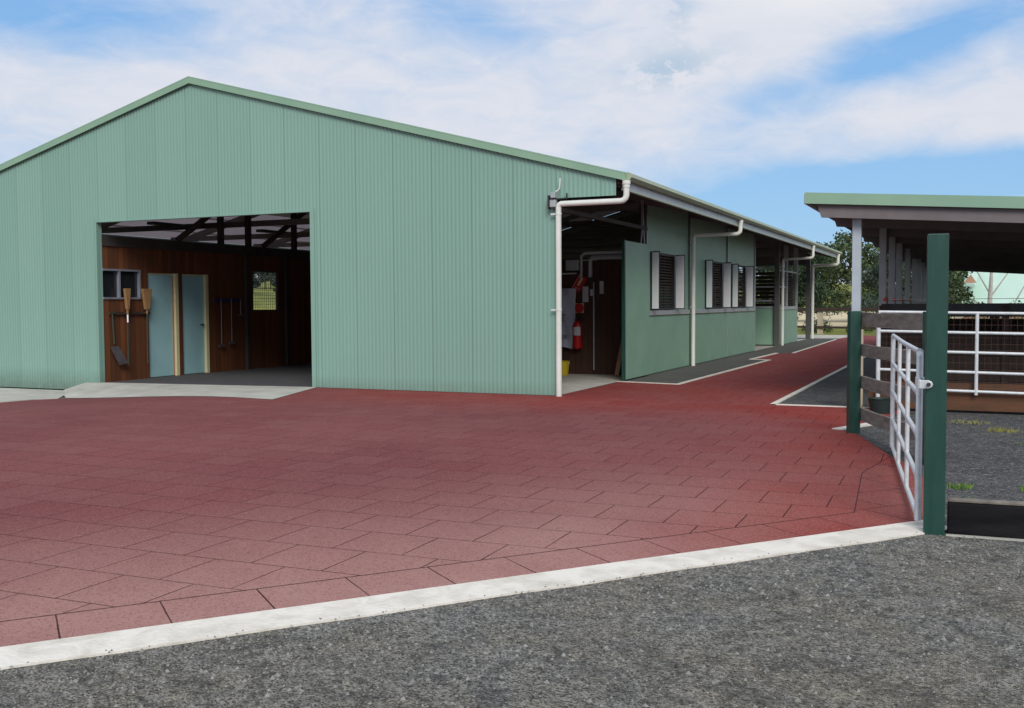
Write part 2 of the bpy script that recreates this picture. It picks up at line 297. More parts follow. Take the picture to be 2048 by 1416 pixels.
# ------------------------------------------------------------------ mesh builder
class MB:
    def __init__(s): s.v = []; s.f = []
    def quad(s, *p):
        n = len(s.v); s.v += [tuple(q) for q in p]; s.f.append(tuple(range(n, n+len(p)))); return s
    def box(s, x0, x1, y0, y1, z0, z1):
        n = len(s.v)
        s.v += [(x, y, z) for z in (z0, z1) for y in (y0, y1) for x in (x0, x1)]
        s.f += [tuple(n+i for i in q) for q in ((0, 2, 3, 1), (4, 5, 7, 6), (0, 1, 5, 4), (2, 6, 7, 3), (0, 4, 6, 2), (1, 3, 7, 5))]; return s
    def hexa(s, bot, top):    # two 4-point loops
        n = len(s.v); s.v += [tuple(p) for p in bot]+[tuple(p) for p in top]
        s.f += [tuple(n+i for i in q) for q in ((3, 2, 1, 0), (4, 5, 6, 7), (0, 1, 5, 4), (1, 2, 6, 5), (2, 3, 7, 6), (3, 0, 4, 7))]; return s
    def bar(s, a, b, w, t, up=(0, 0, 1)):   # oriented box from a to b, width w (sideways) thickness t (along up)
        a = Vector(a); b = Vector(b); d = (b-a).normalized(); u = Vector(up); r = d.cross(u)
        if r.length < 1e-4: r = Vector((1, 0, 0))
        r.normalize(); u = r.cross(d)
        lo = [p+r*(i*w/2)+u*(j*t/2) for p, i, j in ((a, -1, -1), (a, 1, -1), (b, 1, -1), (b, -1, -1))]
        hi = [p+r*(i*w/2)+u*(j*t/2) for p, i, j in ((a, -1, 1), (a, 1, 1), (b, 1, 1), (b, -1, 1))]
        return s.hexa(lo, hi)
    def tube(s, pts, r, seg=10, cap=True):
        pts = [Vector(p) for p in pts]; rr = r if isinstance(r, (list, tuple)) else [r]*len(pts)
        base0 = len(s.v); prev = None
        for i, p in enumerate(pts):
            d = ((pts[i+1]-p) if i == 0 else (p-pts[i-1]) if i == len(pts)-1 else ((pts[i+1]-p).normalized()+(p-pts[i-1]).normalized())).normalized()
            if prev is None:
                a = Vector((0, 0, 1)) if abs(d.z) < .9 else Vector((1, 0, 0)); x = d.cross(a).normalized()
            else: x = (prev-d*prev.dot(d)).normalized()
            prev = x; y = d.cross(x)
            s.v += [tuple(p+(x*cos(2*pi*k/seg)+y*sin(2*pi*k/seg))*rr[i]) for k in range(seg)]
        for i in range(len(pts)-1):
            for k in range(seg):
                a = base0+i*seg+k; b = base0+i*seg+(k+1) % seg; s.f.append((a, b, b+seg, a+seg))
        if cap:
            s.f.append(tuple(base0+k for k in reversed(range(seg)))); e = base0+(len(pts)-1)*seg; s.f.append(tuple(e+k for k in range(seg)))
        return s
    def poly(s, pts, z0, z1):   # vertical prism from 2D outline
        n = len(s.v); k = len(pts); s.v += [(x, y, z0) for x, y in pts]+[(x, y, z1) for x, y in pts]
        s.f.append(tuple(n+i for i in reversed(range(k)))); s.f.append(tuple(n+k+i for i in range(k)))
        for i in range(k): j = (i+1) % k; s.f.append((n+i, n+j, n+k+j, n+k+i))
        return s
    def prism(s, pts, d):   # 3D outline extruded by vector d
        n = len(s.v); k = len(pts); d = Vector(d); s.v += [tuple(p) for p in pts]+[tuple(Vector(p)+d) for p in pts]
        s.f.append(tuple(n+i for i in reversed(range(k)))); s.f.append(tuple(n+k+i for i in range(k)))
        for i in range(k): j = (i+1) % k; s.f.append((n+i, n+j, n+k+j, n+k+i))
        return s
    def lathe(s, prof, c, seg=20, axis='z'):
        b0 = len(s.v)
        for r, z in prof:
            for k in range(seg):
                a = 2*pi*k/seg; s.v.append((c[0]+r*cos(a), c[1]+r*sin(a), c[2]+z) if axis == 'z' else (c[0]+r*cos(a), c[1]+z, c[2]+r*sin(a)))
        for i in range(len(prof)-1):
            for k in range(seg):
                a = b0+i*seg+k; b = b0+i*seg+(k+1) % seg; s.f.append((a, b, b+seg, a+seg))
        s.f.append(tuple(b0+k for k in reversed(range(seg)))); e = b0+(len(prof)-1)*seg; s.f.append(tuple(e+k for k in range(seg)))
        return s
LOC = {}
def fixn(me):
    bm = bmesh.new(); bm.from_mesh(me); bmesh.ops.recalc_face_normals(bm, faces=bm.faces); bm.to_mesh(me); bm.free()
def link(name, mb, m, parent=None, smooth=False, bevel=0, loc=None, fix=True, local=False):
    v = np.array(mb.v, float)
    if parent is not None and not local: off = np.array(LOC[parent.name]); 
    elif local: off = np.zeros(3)
    else: off = np.array(loc if loc is not None else ((v[:, 0].min()+v[:, 0].max())/2, (v[:, 1].min()+v[:, 1].max())/2, v[:, 2].min()))
    me = bpy.data.meshes.new(name); me.from_pydata((v-off).tolist(), [], mb.f); me.materials.append(M[m] if isinstance(m, str) else m)
    if fix: fixn(me)
    if smooth:
        me.shade_smooth()
        me.set_sharp_from_angle(angle=R(40))
    o = bpy.data.objects.new(name, me); COL.objects.link(o)
    if parent is not None: o.parent = parent; LOC[o.name] = tuple(off)
    else: o.location = off if not local else (0, 0, 0); LOC[o.name] = tuple(off)
    if bevel:
        b = o.modifiers.new('bevel', 'BEVEL'); b.width = bevel; b.segments = 2; b.limit_method = 'ANGLE'; b.angle_limit = R(50)
    return o
def tag(o, label=None, cat=None, group=None, kind=None):
    if label: o['label'] = label
    if cat: o['category'] = cat
    if group: o['group'] = group
    if kind: o['kind'] = kind
    return o
def empty(name, loc, label, cat, group=None, rz=0):
    o = bpy.data.objects.new(name, None); COL.objects.link(o); o.location = loc; o.rotation_euler = (0, 0, rz); o.empty_display_size = .2
    LOC[o.name] = tuple(loc); return tag(o, label, cat, group)
def copy_tree(o, parent=None):
    c = o.copy(); COL.objects.link(c)
    if parent: c.parent = parent
    for ch in list(o.children): copy_tree(ch, c)
    return c
def struct(name, mb, m, **k): return tag(link(name, mb, m, **k), kind='structure')
def text(name, s, size, m, parent, loc, rot, local=False, ext=.001):
    cu = bpy.data.curves.new(name, 'FONT'); cu.body = s; cu.size = size; cu.extrude = ext; cu.align_x = 'CENTER'; cu.align_y = 'CENTER'
    t = bpy.data.objects.new('tmp', cu); COL.objects.link(t)
    dg = bpy.context.evaluated_depsgraph_get(); me = bpy.data.meshes.new_from_object(t.evaluated_get(dg)); bpy.data.objects.remove(t)
    me.name = name; me.materials.clear(); me.materials.append(M[m]); o = bpy.data.objects.new(name, me); COL.objects.link(o)
    o.parent = parent; off = (0, 0, 0) if local else LOC[parent.name]
    o.location = Vector(loc)-Vector(off); o.rotation_euler = rot
    return o
def sst(a, b, x):
    t = min(1, max(0, (x-a)/(b-a))); return t*t*(3-2*t)
def gz(x, y):   # yard falls away a little at the left end of the shed
    return -0.23*sst(-4.6, -10.3, x)*sst(-9.0, -3.0, y)
def hill(x, y):
    d = max(0.0, (-x-30))
    return sst(0, 110, d)*5.2*sst(-40, 40, y) + sst(170, 420, y)*10*sst(60, -60, x)

# ------------------------------------------------------------------ ground
xs = [-900, -500, -300, -220, -160, -130, -110, -90, -75, -60, -50, -40, -32, -26, -20]+[-18+0.75*i for i in range(0, 37)]+[12, 16, 22, 30, 45, 70, 120, 200, 400, 900]
ys = [-400, -150, -60, -30, -20]+[-16+0.75*i for i in range(0, 29)]+[8, 12, 18, 26, 34, 45, 60, 80, 105, 130, 160, 200, 260, 340, 450, 700, 1200]
g = MB(); nx = len(xs)
for y in ys:
    for x in xs:
        g.v.append((x, y, gz(x, y)-(0.10 if (y > .4 and y < 28 and -16 < x < -.3) else 0.012)+hill(x, y)-(0.10*sst(-14, -20, x) if y > -10 else 0)))
for j in range(len(ys)-1):
    for i in range(nx-1):
        a = j*nx+i; g.f.append((a, a+1, a+nx+1, a+nx))
struct('ground', g, 'gravel', smooth=True, loc=(0, 0, 0))

def flatpoly(pts, dz, cutx=(), cuty=(), zf=gz):
    from mathutils.geometry import tessellate_polygon
    bm = bmesh.new(); vs = [bm.verts.new((x, y, 0)) for x, y in pts]
    for t in tessellate_polygon([[Vector((x, y, 0)) for x, y in pts]]):
        try: bm.faces.new([vs[i] for i in t])
        except ValueError: pass
    for x in cutx: bmesh.ops.bisect_plane(bm, geom=bm.verts[:]+bm.edges[:]+bm.faces[:], plane_co=(x, 0, 0), plane_no=(1, 0, 0))
    for y in cuty: bmesh.ops.bisect_plane(bm, geom=bm.verts[:]+bm.edges[:]+bm.faces[:], plane_co=(0, y, 0), plane_no=(0, 1, 0))
    bmesh.ops.triangulate(bm, faces=bm.faces[:])
    mb = MB(); bm.verts.index_update()
    for v in bm.verts: mb.v.append((v.co.x, v.co.y, zf(v.co.x, v.co.y)+dz))
    for f in bm.faces:
        idx = [v.index for v in f.verts]
        if f.normal.z < 0: idx.reverse()
        mb.f.append(tuple(idx))
    bm.free(); return mb
CXS = [-12+.5*i for i in range(17)]; CYS = [-9.5+.5*i for i in range(19)]
K0 = Vector((2.31, -12.39)); K1 = Vector((5.87, -8.03)); kdir = (K1-K0).normalized(); kn = Vector((-kdir.y, kdir.x))
KA = K0-kdir*9.0
BW = 0.435
KB = KA+kn*BW; KC = K1+kn*BW
cor = Vector((5.36, -7.83))
cor = K0+kn*BW+kdir*((cor-K0).dot(kdir))
paving = [(KB.x, KB.y), (cor.x, cor.y), (5.31, -6.07), (5.47, -4.93), (4.98, -3.25), (4.74, -2.88), (5.12, -2.0), (5.35, -0.25), (3.50, -0.25), (3.50, 33), (1.16, 33), (1.16, 27.4), (1.33, 15.6), (0.93, 15.25),
          (0.84, 11.62), (1.36, 11.42), (1.27, 3.0), (0.02, 3.3), (0.0, 0.02), (-4.7, 0.02), (-3.95, -2.25), (-9.1, -1.62), (-9.6, -1.9), (-9.75, -2.62), (-16, -2.62), (-16, -24)]
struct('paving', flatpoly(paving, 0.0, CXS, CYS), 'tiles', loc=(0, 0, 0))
# border course of tiles along the kerb and round the corner
bo = MB()
def q2(a, b, c, d, z=0.0): bo.quad((*a, z), (*b, z), (*c, z), (*d, z))
q2(KA, K1, (5.87, -7.86), (KB.x, KB.y))
bo = MB(); 
bp = [tuple(KA), tuple(K1), (5.93, -7.2), (5.86, -6.3), (5.51, -4.93), (5.47, -4.93), (5.31, -6.07), tuple(cor), tuple(KB)]
bmo = flatpoly(bp, 0.0, zf=lambda x, y: 0.0)
# object frame turned so that the tile texture follows the kerb
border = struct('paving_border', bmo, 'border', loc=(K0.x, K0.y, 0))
# thin dark joint between field and border
jl = MB()
jp = [KB, cor, Vector((5.31, -6.07)), Vector((5.47, -4.93))]
for a, c in zip(jp[:-1], jp[1:]):
    n_ = Vector((-(c-a).y, (c-a).x)).normalized()*.0035; jl.quad((*(a-n_), .0022), (*(c-n_), .0022), (*(c+n_), .0022), (*(a+n_), .0022))
struct('paving_joint', jl, 'jointline', loc=(0, 0, 0))
# kerb
kb = MB(); kt = 0.255
ka0 = KA; ka1 = K1+kdir*0.04
o0, o1 = ka0-kn*kt, ka1-kn*kt
N = 40
for i in range(N):
    a = i/N; b = (i+1)/N
    p0, p1 = ka0.lerp(ka1, a), ka0.lerp(ka1, b); s0, s1 = o0.lerp(o1, a)+kn*.008*sin(i*2.1), o0.lerp(o1, b)+kn*.008*sin((i+1)*2.1)
    kb.hexa([(*s0, -.08), (*s1, -.08), (*p1, -.08), (*p0, -.08)], [(*s0, -.001), (*s1, -.001), (*p1, .010), (*p0, .010)])
struct('kerb', kb, 'kerb', loc=(0, 0, 0))
def strip(name, pts, w, z=0.012):
    mb = MB()
    for a, b in zip(pts[:-1], pts[1:]):
        a = Vector(a); b = Vector(b); d = (b-a).normalized(); n = Vector((-d.y, d.x))*w/2; a2 = a-d*w*.5; b2 = b+d*w*.5
        mb.hexa([(*(a2-n), -.05), (*(b2-n), -.05), (*(b2+n), -.05), (*(a2+n), -.05)], [(*(a2-n), z), (*(b2-n), z), (*(b2+n), z), (*(a2+n), z)])
        z += .003
    return struct(name, mb, 'kerb', loc=(0, 0, 0))
strip('verandah_kerb', [(0.02, 3.22), (1.24, 2.96), (1.36, 11.5), (0.86, 11.7), (0.92, 15.2)], .085)
strip('verandah_kerb', [(1.33, 15.7), (1.16, 27.4)], .085)
strip('yard_kerb', [(5.2, -0.22), (3.52, -0.22), (3.52, 33.0)], .085)
strip('yard_kerb', [(5.16, -2.0), (4.76, -2.9)], .13)
struct('verandah_floor', flatpoly([(0, 3.28), (1.24, 2.96), (1.36, 11.5), (0.86, 11.7), (0.92, 15.2), (1.33, 15.7), (1.16, 27.4), (1.16, 28.6), (0, 28.6)], 0.004, zf=lambda x, y: 0), 'verandah', loc=(0, 0, 0))
struct('concrete_apron', flatpoly([(-2.2, 28.6), (1.16, 28.6), (1.5, 33.2), (-2.2, 33.2)], 0.006, zf=lambda x, y: 0), 'conc', loc=(0, 0, 0))
struct('stable_yard_gravel', flatpoly([(3.56, -.17), (5.2, -.17), (14, -.17), (14, 24), (3.56, 24)], 0.0, zf=lambda x, y: 0), 'darkgravel', loc=(0, 0, 0))
struct('pen_gravel', flatpoly([(6.03, -8.24), (12, -7.94), (12, -.17), (5.35, -.17), (5.12, -2.0), (4.76, -2.88), (4.98, -3.25), (5.5, -4.93), (5.86, -6.3), (5.93, -7.2)], -.005, zf=lambda x, y: 0), 'darkgravel', loc=(0, 0, 0))
# concrete ramp and slab at the big doorway
rp = MB(); n = 12
top = [(-10.35+(5.65)*i/n, 0.03, -.06*(1-i/n)+.006) for i in range(n+1)]; fr = [(-9.15+(5.2)*i/n, -1.60-.66*i/n) for i in range(n+1)]
fr = [(x, y, gz(x, y)+.006) for x, y in fr]
for i in range(n): rp.quad(fr[i], fr[i+1], top[i+1], top[i])
rp.quad((-10.9, -0.06, gz(-10.9, 0)+.008), (-10.35, -.6, gz(-10.35, -.6)+.008), fr[0], top[0])
struct('concrete_ramp', rp, 'conc', loc=(0, 0, 0))
struct('concrete_slab', MB().poly([(-16, -2.6), (-9.75, -2.6), (-9.62, -1.9), (-9.3, -1.66), (-10.1, -.68), (-10.5, -.22), (-16, -.22)], -.3, -.213), 'conc', loc=(0, 0, 0))
struct('arena_sand', MB().poly([(-60, 50), (22, 46), (30, 150), (-70, 150)], -.03, -.005), 'sand', loc=(0, 0, 0))

# loose chips on the gravel in the foreground
st = MB(); rg = random.Random(3)
for i in range(42000):
    t = rg.random(); s_ = rg.random()**1.4
    b = KA.lerp(K1, .25+.75*t)-kn*(.27+s_*4.2)
    if rg.random() < .14:
        b = Vector((rg.uniform(6.1, 8.2), rg.uniform(-8.0, -1)))
    elif (b-Vector((CX, CY))).length < 1.6: continue
    r = rg.uniform(.003, .009) if rg.random() < .9 else rg.uniform(.009, .016); z = gz(b.x, b.y)-.013
    if i % 350 == 0: b = KA.lerp(K1, .3+.7*rg.random())-kn*(.262-.07*rg.random()**3); z = .0005; r = min(r, .006)
    n = len(st.v); a0 = rg.random()*6.3
    for k in range(4): st.v.append((b.x+r*cos(a0+k*1.57)*rg.uniform(.7, 1.2), b.y+r*sin(a0+k*1.57)*rg.uniform(.7, 1.2), z))
    st.v.append((b.x+rg.uniform(-.3, .3)*r, b.y+rg.uniform(-.3, .3)*r, z+r*rg.uniform(.6, 1.1)))
    st.f += [(n, n+1, n+4), (n+1, n+2, n+4), (n+2, n+3, n+4), (n+3, n, n+4)]
M['chip'] = leafmat('stone_chip', (0.06, 0.062, 0.062), (0.27, 0.265, 0.25))
tag(link('loose_stones', st, 'chip', loc=(0, 0, 0), fix=False), 'scattered grey stone chips lying loose on the gravel in the foreground', 'gravel', kind='stuff')

# ------------------------------------------------------------------ SHED
RX, RZ, SL = -7.456, 5.788, 0.2656
XR, XL, YE = 1.17, -16.08, 28.3
def rz(x): return RZ-SL*abs(x-RX)
shed = empty('barn', (0, 0, 0), 'long pale green corrugated steel barn with low gable, open roller doorway and verandah side', 'barn')
# corrugated gable wall
def corr(segs, y0, per=.076, amp=.005, step=6):
    mb = MB()
    for x0, x1, zb, zt in segs:
        n = max(2, int((x1-x0)/(per/step))); first = len(mb.v)
        for i in range(n+1):
            x = x0+(x1-x0)*i/n; y = y0-amp*sin(2*pi*x/per)
            mb.v += [(x, y, zb(x) if callable(zb) else zb), (x, y, zt(x) if callable(zt) else zt)]
        for i in range(n):
            a = first+2*i; mb.f.append((a, a+2, a+3, a+1))
    return mb
OX0, OX1, OH = -9.99, -4.72, 3.21
zt = lambda x: rz(x)-.03
wallbot = lambda x: -.215 if x < -10.6 else gz(x, -.1)+.0
fw = corr([(XL, OX0, wallbot, zt), (OX0, OX1, OH, zt), (OX1, 0.0, lambda x: 0.005, zt), (0.0, 1.02, 3.2, zt)], 0.0)
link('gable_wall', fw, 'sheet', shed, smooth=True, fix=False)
fl = MB().box(-10.23, OX0+.004, -.022, -.012, -.15, OH+.02).box(OX0, OX0+.05, -.022, .12, -.06, OH)
fl.box(OX1-.01, OX1+.04, -.024, -.012, 0.006, OH+.02).box(OX1-.05, OX1, -.022, .12, 0.006, OH)
fl.box(OX0, OX1, -.02, .10, OH-.03, OH)
link('doorway_trim', fl, 'sheet', shed)
# lining behind the sheet so that the wall has thickness
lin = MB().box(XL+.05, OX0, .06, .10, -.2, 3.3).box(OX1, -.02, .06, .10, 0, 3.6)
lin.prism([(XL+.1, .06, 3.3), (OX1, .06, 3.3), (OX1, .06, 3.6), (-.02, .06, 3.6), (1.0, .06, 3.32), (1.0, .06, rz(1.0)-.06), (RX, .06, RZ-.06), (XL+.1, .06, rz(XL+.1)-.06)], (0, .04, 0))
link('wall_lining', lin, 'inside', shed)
# barge capping
def slope_prism(x0, x1, y0, y1, zt0, zb0):
    pts = [(x0, y0, rz(x0)+zt0), (x1, y0, rz(x1)+zt0), (x1, y0, rz(x1)+zb0), (x0, y0, rz(x0)+zb0)]
    return MB().prism(pts, (0, y1-y0, 0))
b = slope_prism(RX, XR+.02, -.07, -.045, .03, -.075); b2 = slope_prism(XL, RX, -.07, -.045, .03, -.075)
t1 = slope_prism(RX, XR+.02, -.07, .16, .055, .032); t2 = slope_prism(XL, RX, -.07, .16, .055, .032)
mb = MB()
for q in (b, b2, t1, t2):
    n = len(mb.v); mb.v += q.v; mb.f += [tuple(i+n for i in f) for f in q.f]
link('barge_capping', mb, 'fascia', shed)
# roof sheets
def roof(x0, x1, y0, y1):
    mb = MB(); per = .076; n = int((y1-y0)/(per/4))
    for s_ in (0, -.012):
        f0 = len(mb.v)
        for i in range(n+1):
            y = y0+(y1-y0)*i/n; d = .008*sin(2*pi*y/per)
            mb.v += [(x0, y, rz(x0)+d+.03+s_), (x1, y, rz(x1)+d+.03+s_)]
        for i in range(n): a = f0+2*i; mb.f.append((a, a+1, a+3, a+2))
    return mb
link('roof_sheeting', roof(RX, XR+.02, .0, YE), 'fascia', shed, smooth=True, fix=False)
SKX = -13.3
link('roof_sheeting', roof(RX, SKX, .0, YE), 'fascia', shed, smooth=True, fix=False)
link('roof_sheeting', roof(SKX, XL-.02, .0, 4.4), 'fascia', shed, smooth=True, fix=False)
link('roof_sheeting', roof(SKX, XL-.02, 17.5, YE), 'fascia', shed, smooth=True, fix=False)
tm = bpy.data.materials.new('translucent_sheet'); tm.use_nodes = True; tt = NT(tm.node_tree); tt.n.clear()
tl = tt.add('ShaderNodeBsdfTranslucent', {0: (0.26, 0.22, 0.23, 1)}); td = tt.add('ShaderNodeBsdfDiffuse', {0: (0.45, 0.42, 0.42, 1)})
tx = tt.add('ShaderNodeMixShader', {0: .55, 1: td.outputs[0], 2: tl.outputs[0]}); tt.l.new(tx.outputs[0], tt.add('ShaderNodeOutputMaterial').inputs[0]); M['skylight'] = tm
sk = MB(); n0 = int(13.1/.019)
for i in range(n0+1):
    y = 4.4+13.1*i/n0; d = .008*sin(2*pi*y/.076); sk.v += [(SKX, y, rz(SKX)+d+.03), (XL-.02, y, rz(XL-.02)+d+.03)]
for i in range(n0): sk.f.append((2*i, 2*i+1, 2*i+3, 2*i+2))
link('skylight_sheet', sk, 'skylight', shed, smooth=True, fix=False)
ul = MB()
for a, c, y0, y1 in ((RX, XR-.05, .1, YE-.05), (SKX, RX, .1, YE-.05), (XL+.02, SKX, .1, 4.4), (XL+.02, SKX, 17.5, YE-.05)):
    ul.prism([(a, y0, rz(a)-.015), (c, y0, rz(c)-.015), (c, y0, rz(c)-.005), (a, y0, rz(a)-.005)], (0, y1-y0, 0))
link('ceiling_lining', ul, 'soffit', shed)
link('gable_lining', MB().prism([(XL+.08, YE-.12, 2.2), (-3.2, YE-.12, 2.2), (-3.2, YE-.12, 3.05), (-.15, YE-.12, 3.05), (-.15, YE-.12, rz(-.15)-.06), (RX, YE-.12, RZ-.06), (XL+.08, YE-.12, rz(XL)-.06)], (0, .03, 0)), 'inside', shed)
RYS = [.14, 4.9, 8.7, 12.6, 16.5, 20.9, 24.9, 28.2]
for y in RYS:
    mb = MB()
    mb.prism([(RX, y-.035, RZ-.12), (XR-.28, y-.035, rz(XR-.28)-.12), (XR-.28, y-.035, rz(XR-.28)-.27), (RX, y-.035, RZ-.32)], (0, .07, 0))
    mb.prism([(XL+.1, y-.035, rz(XL)-.09), (RX-.003, y-.035, RZ-.12), (RX-.003, y-.035, RZ-.32), (XL+.1, y-.035, rz(XL)-.27)], (0, .07, 0))
    if y > 1: mb.box(XL+.1, -.1, y-.03, y+.03, 3.42, 3.56)
    link('rafter', mb, 'stbeam', shed)
for x in (-15.2, -14.0, -12.8, -11.6, -10.4, -9.2, -8.0, -6.9, -5.7, -4.5, -3.3, -2.1, -.9, .25, .92):
    link('purlin', MB().box(x-.03, x+.03, .12, YE-.1, rz(x)-(.12 if x > -10 else .07), rz(x)-.022), 'soffit' if x < -10 else 'stbeam', shed)
# gutter and fascia board on the verandah side
zg = rz(XR)
gt = MB().prism([(XR+.0, -.03, zg+.045), (XR+.05, -.03, zg+.055), (XR+.105, -.03, zg+.03), (XR+.115, -.03, zg-.03), (XR+.07, -.03, zg-.085), (XR, -.03, zg-.085)], (0, YE+.03, 0))
link('gutter', gt, 'gutter', shed, bevel=.004)
link('fascia_board', MB().box(XR-.04, XR-.004, -.02, YE-.02, zg-.20, zg-.02), 'graysteel', shed)
link('fascia_edge', MB().box(XR-.05, XR+.012, -.03, YE, zg-.225, zg-.202), 'gutter', shed)
# columns of the verandah wall line
for y, m_, w_ in ((4.95, 'darkbeam', .09), (8.5, 'greycol', .09), (12.62, 'greycol', .05), (16.5, 'graysteel', .05), (20.8, 'greycol', .16), (22.6, 'graysteel', .05), (24.85, 'graysteel', .06), (28.15, 'greycol', .2)):
    link('column', MB().box(-.12, .03 if w_ < .1 else .045, y-w_/2, y+w_/2, 0, 3.66 if y < 28 else 3.5), m_, shed, bevel=.004)
# smooth panels of the side wall with window openings
WIN = [(5.32, 7.15), (10.12, 12.0), (13.2, 15.05)]
def wallpanel(y0, y1, holes, z0, z1, x=(-.06, .0)):
    mb = MB(); ys_ = [y0]
    for a, c in holes: ys_ += [a, c]
    ys_.append(y1)
    for i in range(0, len(ys_)-1, 2): mb.box(*x, ys_[i], ys_[i+1], z0, z1)
    for a, c in holes: mb.box(x[0], x[1], a, c, 2.58, z1)
    return mb
link('upper_wall_panel', wallpanel(5.0, 8.455, WIN[:1], 1.345, 3.66), 'panel', shed)
link('upper_wall_panel', wallpanel(8.55, 12.59, WIN[1:2], 1.345, 3.66), 'panel', shed)
link('upper_wall_panel', wallpanel(12.65, 16.47, WIN[2:], 1.345, 3.66), 'panel', shed)
for a, c in ((5.0, 8.455), (8.55, 12.59), (12.65, 16.47), (20.9, 22.57), (22.63, 24.82)):
    link('lower_wall_panel', MB().box(-.06, .028, a, c, .02, 1.262), 'panel', shed)
    s_ = link('sill_capping', MB().box(-.07, .045, a, c, 1.265, 1.345 if a < 20 else 1.36), 'graysteel', shed)
    link('drip_edge', MB().box(.0, .06, a, c, 1.25, 1.264), 'conc', shed)
for a in (5.0, 12.62, 16.5, 24.85):
    link('corner_flashing', MB().box(.03, .036, a-.03, a+.03, .01, 3.6 if a > 6 else 3.3), 'graysteel', shed)
def window(y0, y1):
    f = MB().box(-.05, .03, y0, y0+.05, 1.36, 2.58).box(-.05, .03, y1-.05, y1, 1.36, 2.58).box(-.05, .03, y0+.05, y1-.05, 2.53, 2.58).box(-.05, .03, y0+.05, y1-.05, 1.36, 1.40)
    wf = link('window', f, 'black', shed)
    br = MB(); k = 0; z = 1.43
    while z < 2.52:
        br.bar((-.02, y0+.05, z), (-.02, y1-.05, z), .012, .03); z += .062
    for y in np.linspace(y0+.2, y1-.2, 4): br.bar((-.035, y, 1.4), (-.035, y, 2.53), .012, .012, (1, 0, 0))
    link('louvre_bars', br, 'dtimber', wf)
    for y, a, wd in ((y0+.02, 14, .165), (y1+.06, 8, .21)):
        d = Vector((cos(R(a)), -sin(R(a)), 0)); nrm = Vector((d.y, -d.x, 0))
        def board(w0, w1, z0, z1, t0, t1, mm, nm, par):
            q = Vector((.035, y, 0))
            lo = [q+d*w0+nrm*t0, q+d*w1+nrm*t0, q+d*w1+nrm*t1, q+d*w0+nrm*t1]
            return link(nm, MB().hexa([(p_.x, p_.y, z0) for p_ in lo], [(p_.x, p_.y, z1) for p_ in lo]), mm, par)
        sh = board(.012, wd, 1.385, 2.56, -.022, .022, 'white', 'shutter', wf)
        ed = board(-.002, wd+.012, 1.36, 2.585, -.012, .028 if False else .012, 'black', 'shutter_shadow', wf)  # black rim stands in for the shadow along the shutter's edges
for a in WIN: window(*a)
# sliding side door leaf
dl = link('sliding_door', MB().box(.052, .10, 3.33, 4.93, .03, 2.70), 'panel', shed, bevel=.004)
link('door_edge', MB().box(.045, .105, 3.27, 3.328, .02, 2.71), 'greenpost', dl)
link('door_track', MB().box(.03, .07, .1, 4.9, 2.99, 3.06), 'darkbeam', shed)
# cables running up the post beside the door
link('cable', MB().tube([(-.0, 4.6, 2.6), (.02, 4.66, 2.9), (.0, 4.72, 3.3), (-.02, 4.75, 3.6)], .012, 6).tube([(.03, 4.82, 2.6), (.02, 4.78, 3.1), (.0, 4.8, 3.6)], .012, 6), 'graysteel', shed, smooth=True)
# far bay: low partition with rails, mesh panels
link('stall_partition', MB().box(-2.7, -.1, 20.86, 20.92, .03, 1.30), 'panel', shed)
link('partition_cap', MB().box(-2.7, -.1, 20.84, 20.94, 1.303, 1.37), 'graysteel', shed)
rl = MB()
for z in (1.56, 2.05, 2.68): rl.tube([(-2.7, 20.89, z), (-.1, 20.89, z)], .025, 8)
link('stall_rails', rl, 'palesteel', shed, smooth=True)
sl = MB()
for i in range(9): sl.box(-3.0, -.1, 24.4, 24.43, 1.35+i*.15, 1.47+i*.15)
link('slatted_partition', sl.box(-3.0, -.1, 24.44, 24.48, 0, 1.35), 'dtimber', shed)
link('side_rail', MB().tube([(0, 20.9, 2.62), (0, 24.8, 2.62)], .025, 8).tube([(-.02, 20.9, 2.05), (-.02, 22.5, 2.05)], .02, 8), 'palesteel', shed, smooth=True)
sc = MB()
for i in range(26): y = 20.95+i*.15; sc.bar((-.03, y, 1.36), (-.03, y, 2.6), .01, .01, (1, 0, 0))
for i in range(16): z = 1.42+i*.075; sc.bar((-.03, 20.9, z), (-.03, 24.8, z), .01, .01)
link('stall_mesh', sc, 'dtimber', shed)
# downpipes
def arc(c, r, a0, a1, n=6):
    return [(c[0]+r*cos(R(a0+(a1-a0)*i/n)), c[2], c[1]+r*sin(R(a0+(a1-a0)*i/n))) for i in range(n+1)]
def downpipe(y, m_, zz=3.10, x0=.085, yo=None, rr=.047):
    yo = y if yo is None else yo; rad = .09; xo = XR+.045
    pts = [(xo, yo, zg-.09), (xo, yo, zz+rad)]+[(xo-rad+rad*cos(a), yo, zz+rad-rad*sin(a)) for a in (R(30), R(60), R(90))]
    pts += [(x0+.05, y, zz)]+[(x0+.05-.05*sin(a), y, zz-.05+.05*cos(a)) for a in (R(45), R(90))]+[(x0, y, .0)]
    dp = link('downpipe', MB().tube(pts, rr, 14), m_, shed, smooth=True)
    link('pipe_socket', MB().tube([(xo, yo, zg-.14), (xo, yo, zg-.085)], rr*1.35, 14).tube([(xo, yo, zg-.19), (xo, yo, zg-.141)], rr*1.15, 14), m_, dp, smooth=True)
    for z in (zz-.16, 1.4): link('pipe_bracket', MB().tube([(x0, y, z-.012), (x0, y, z+.012)], rr*1.12, 14).box(x0-.13, x0-.02, y-.012, y+.012, z-.012, z+.012), 'pvc', dp)
downpipe(-.075, 'pvc', 3.10, .075); downpipe(8.52, 'pvcold', 3.10, .11); downpipe(21.0, 'pvcold', 3.0, .12, 20.4); downpipe(28.2, 'pvcold', 3.0, .13, 27.4, .06)
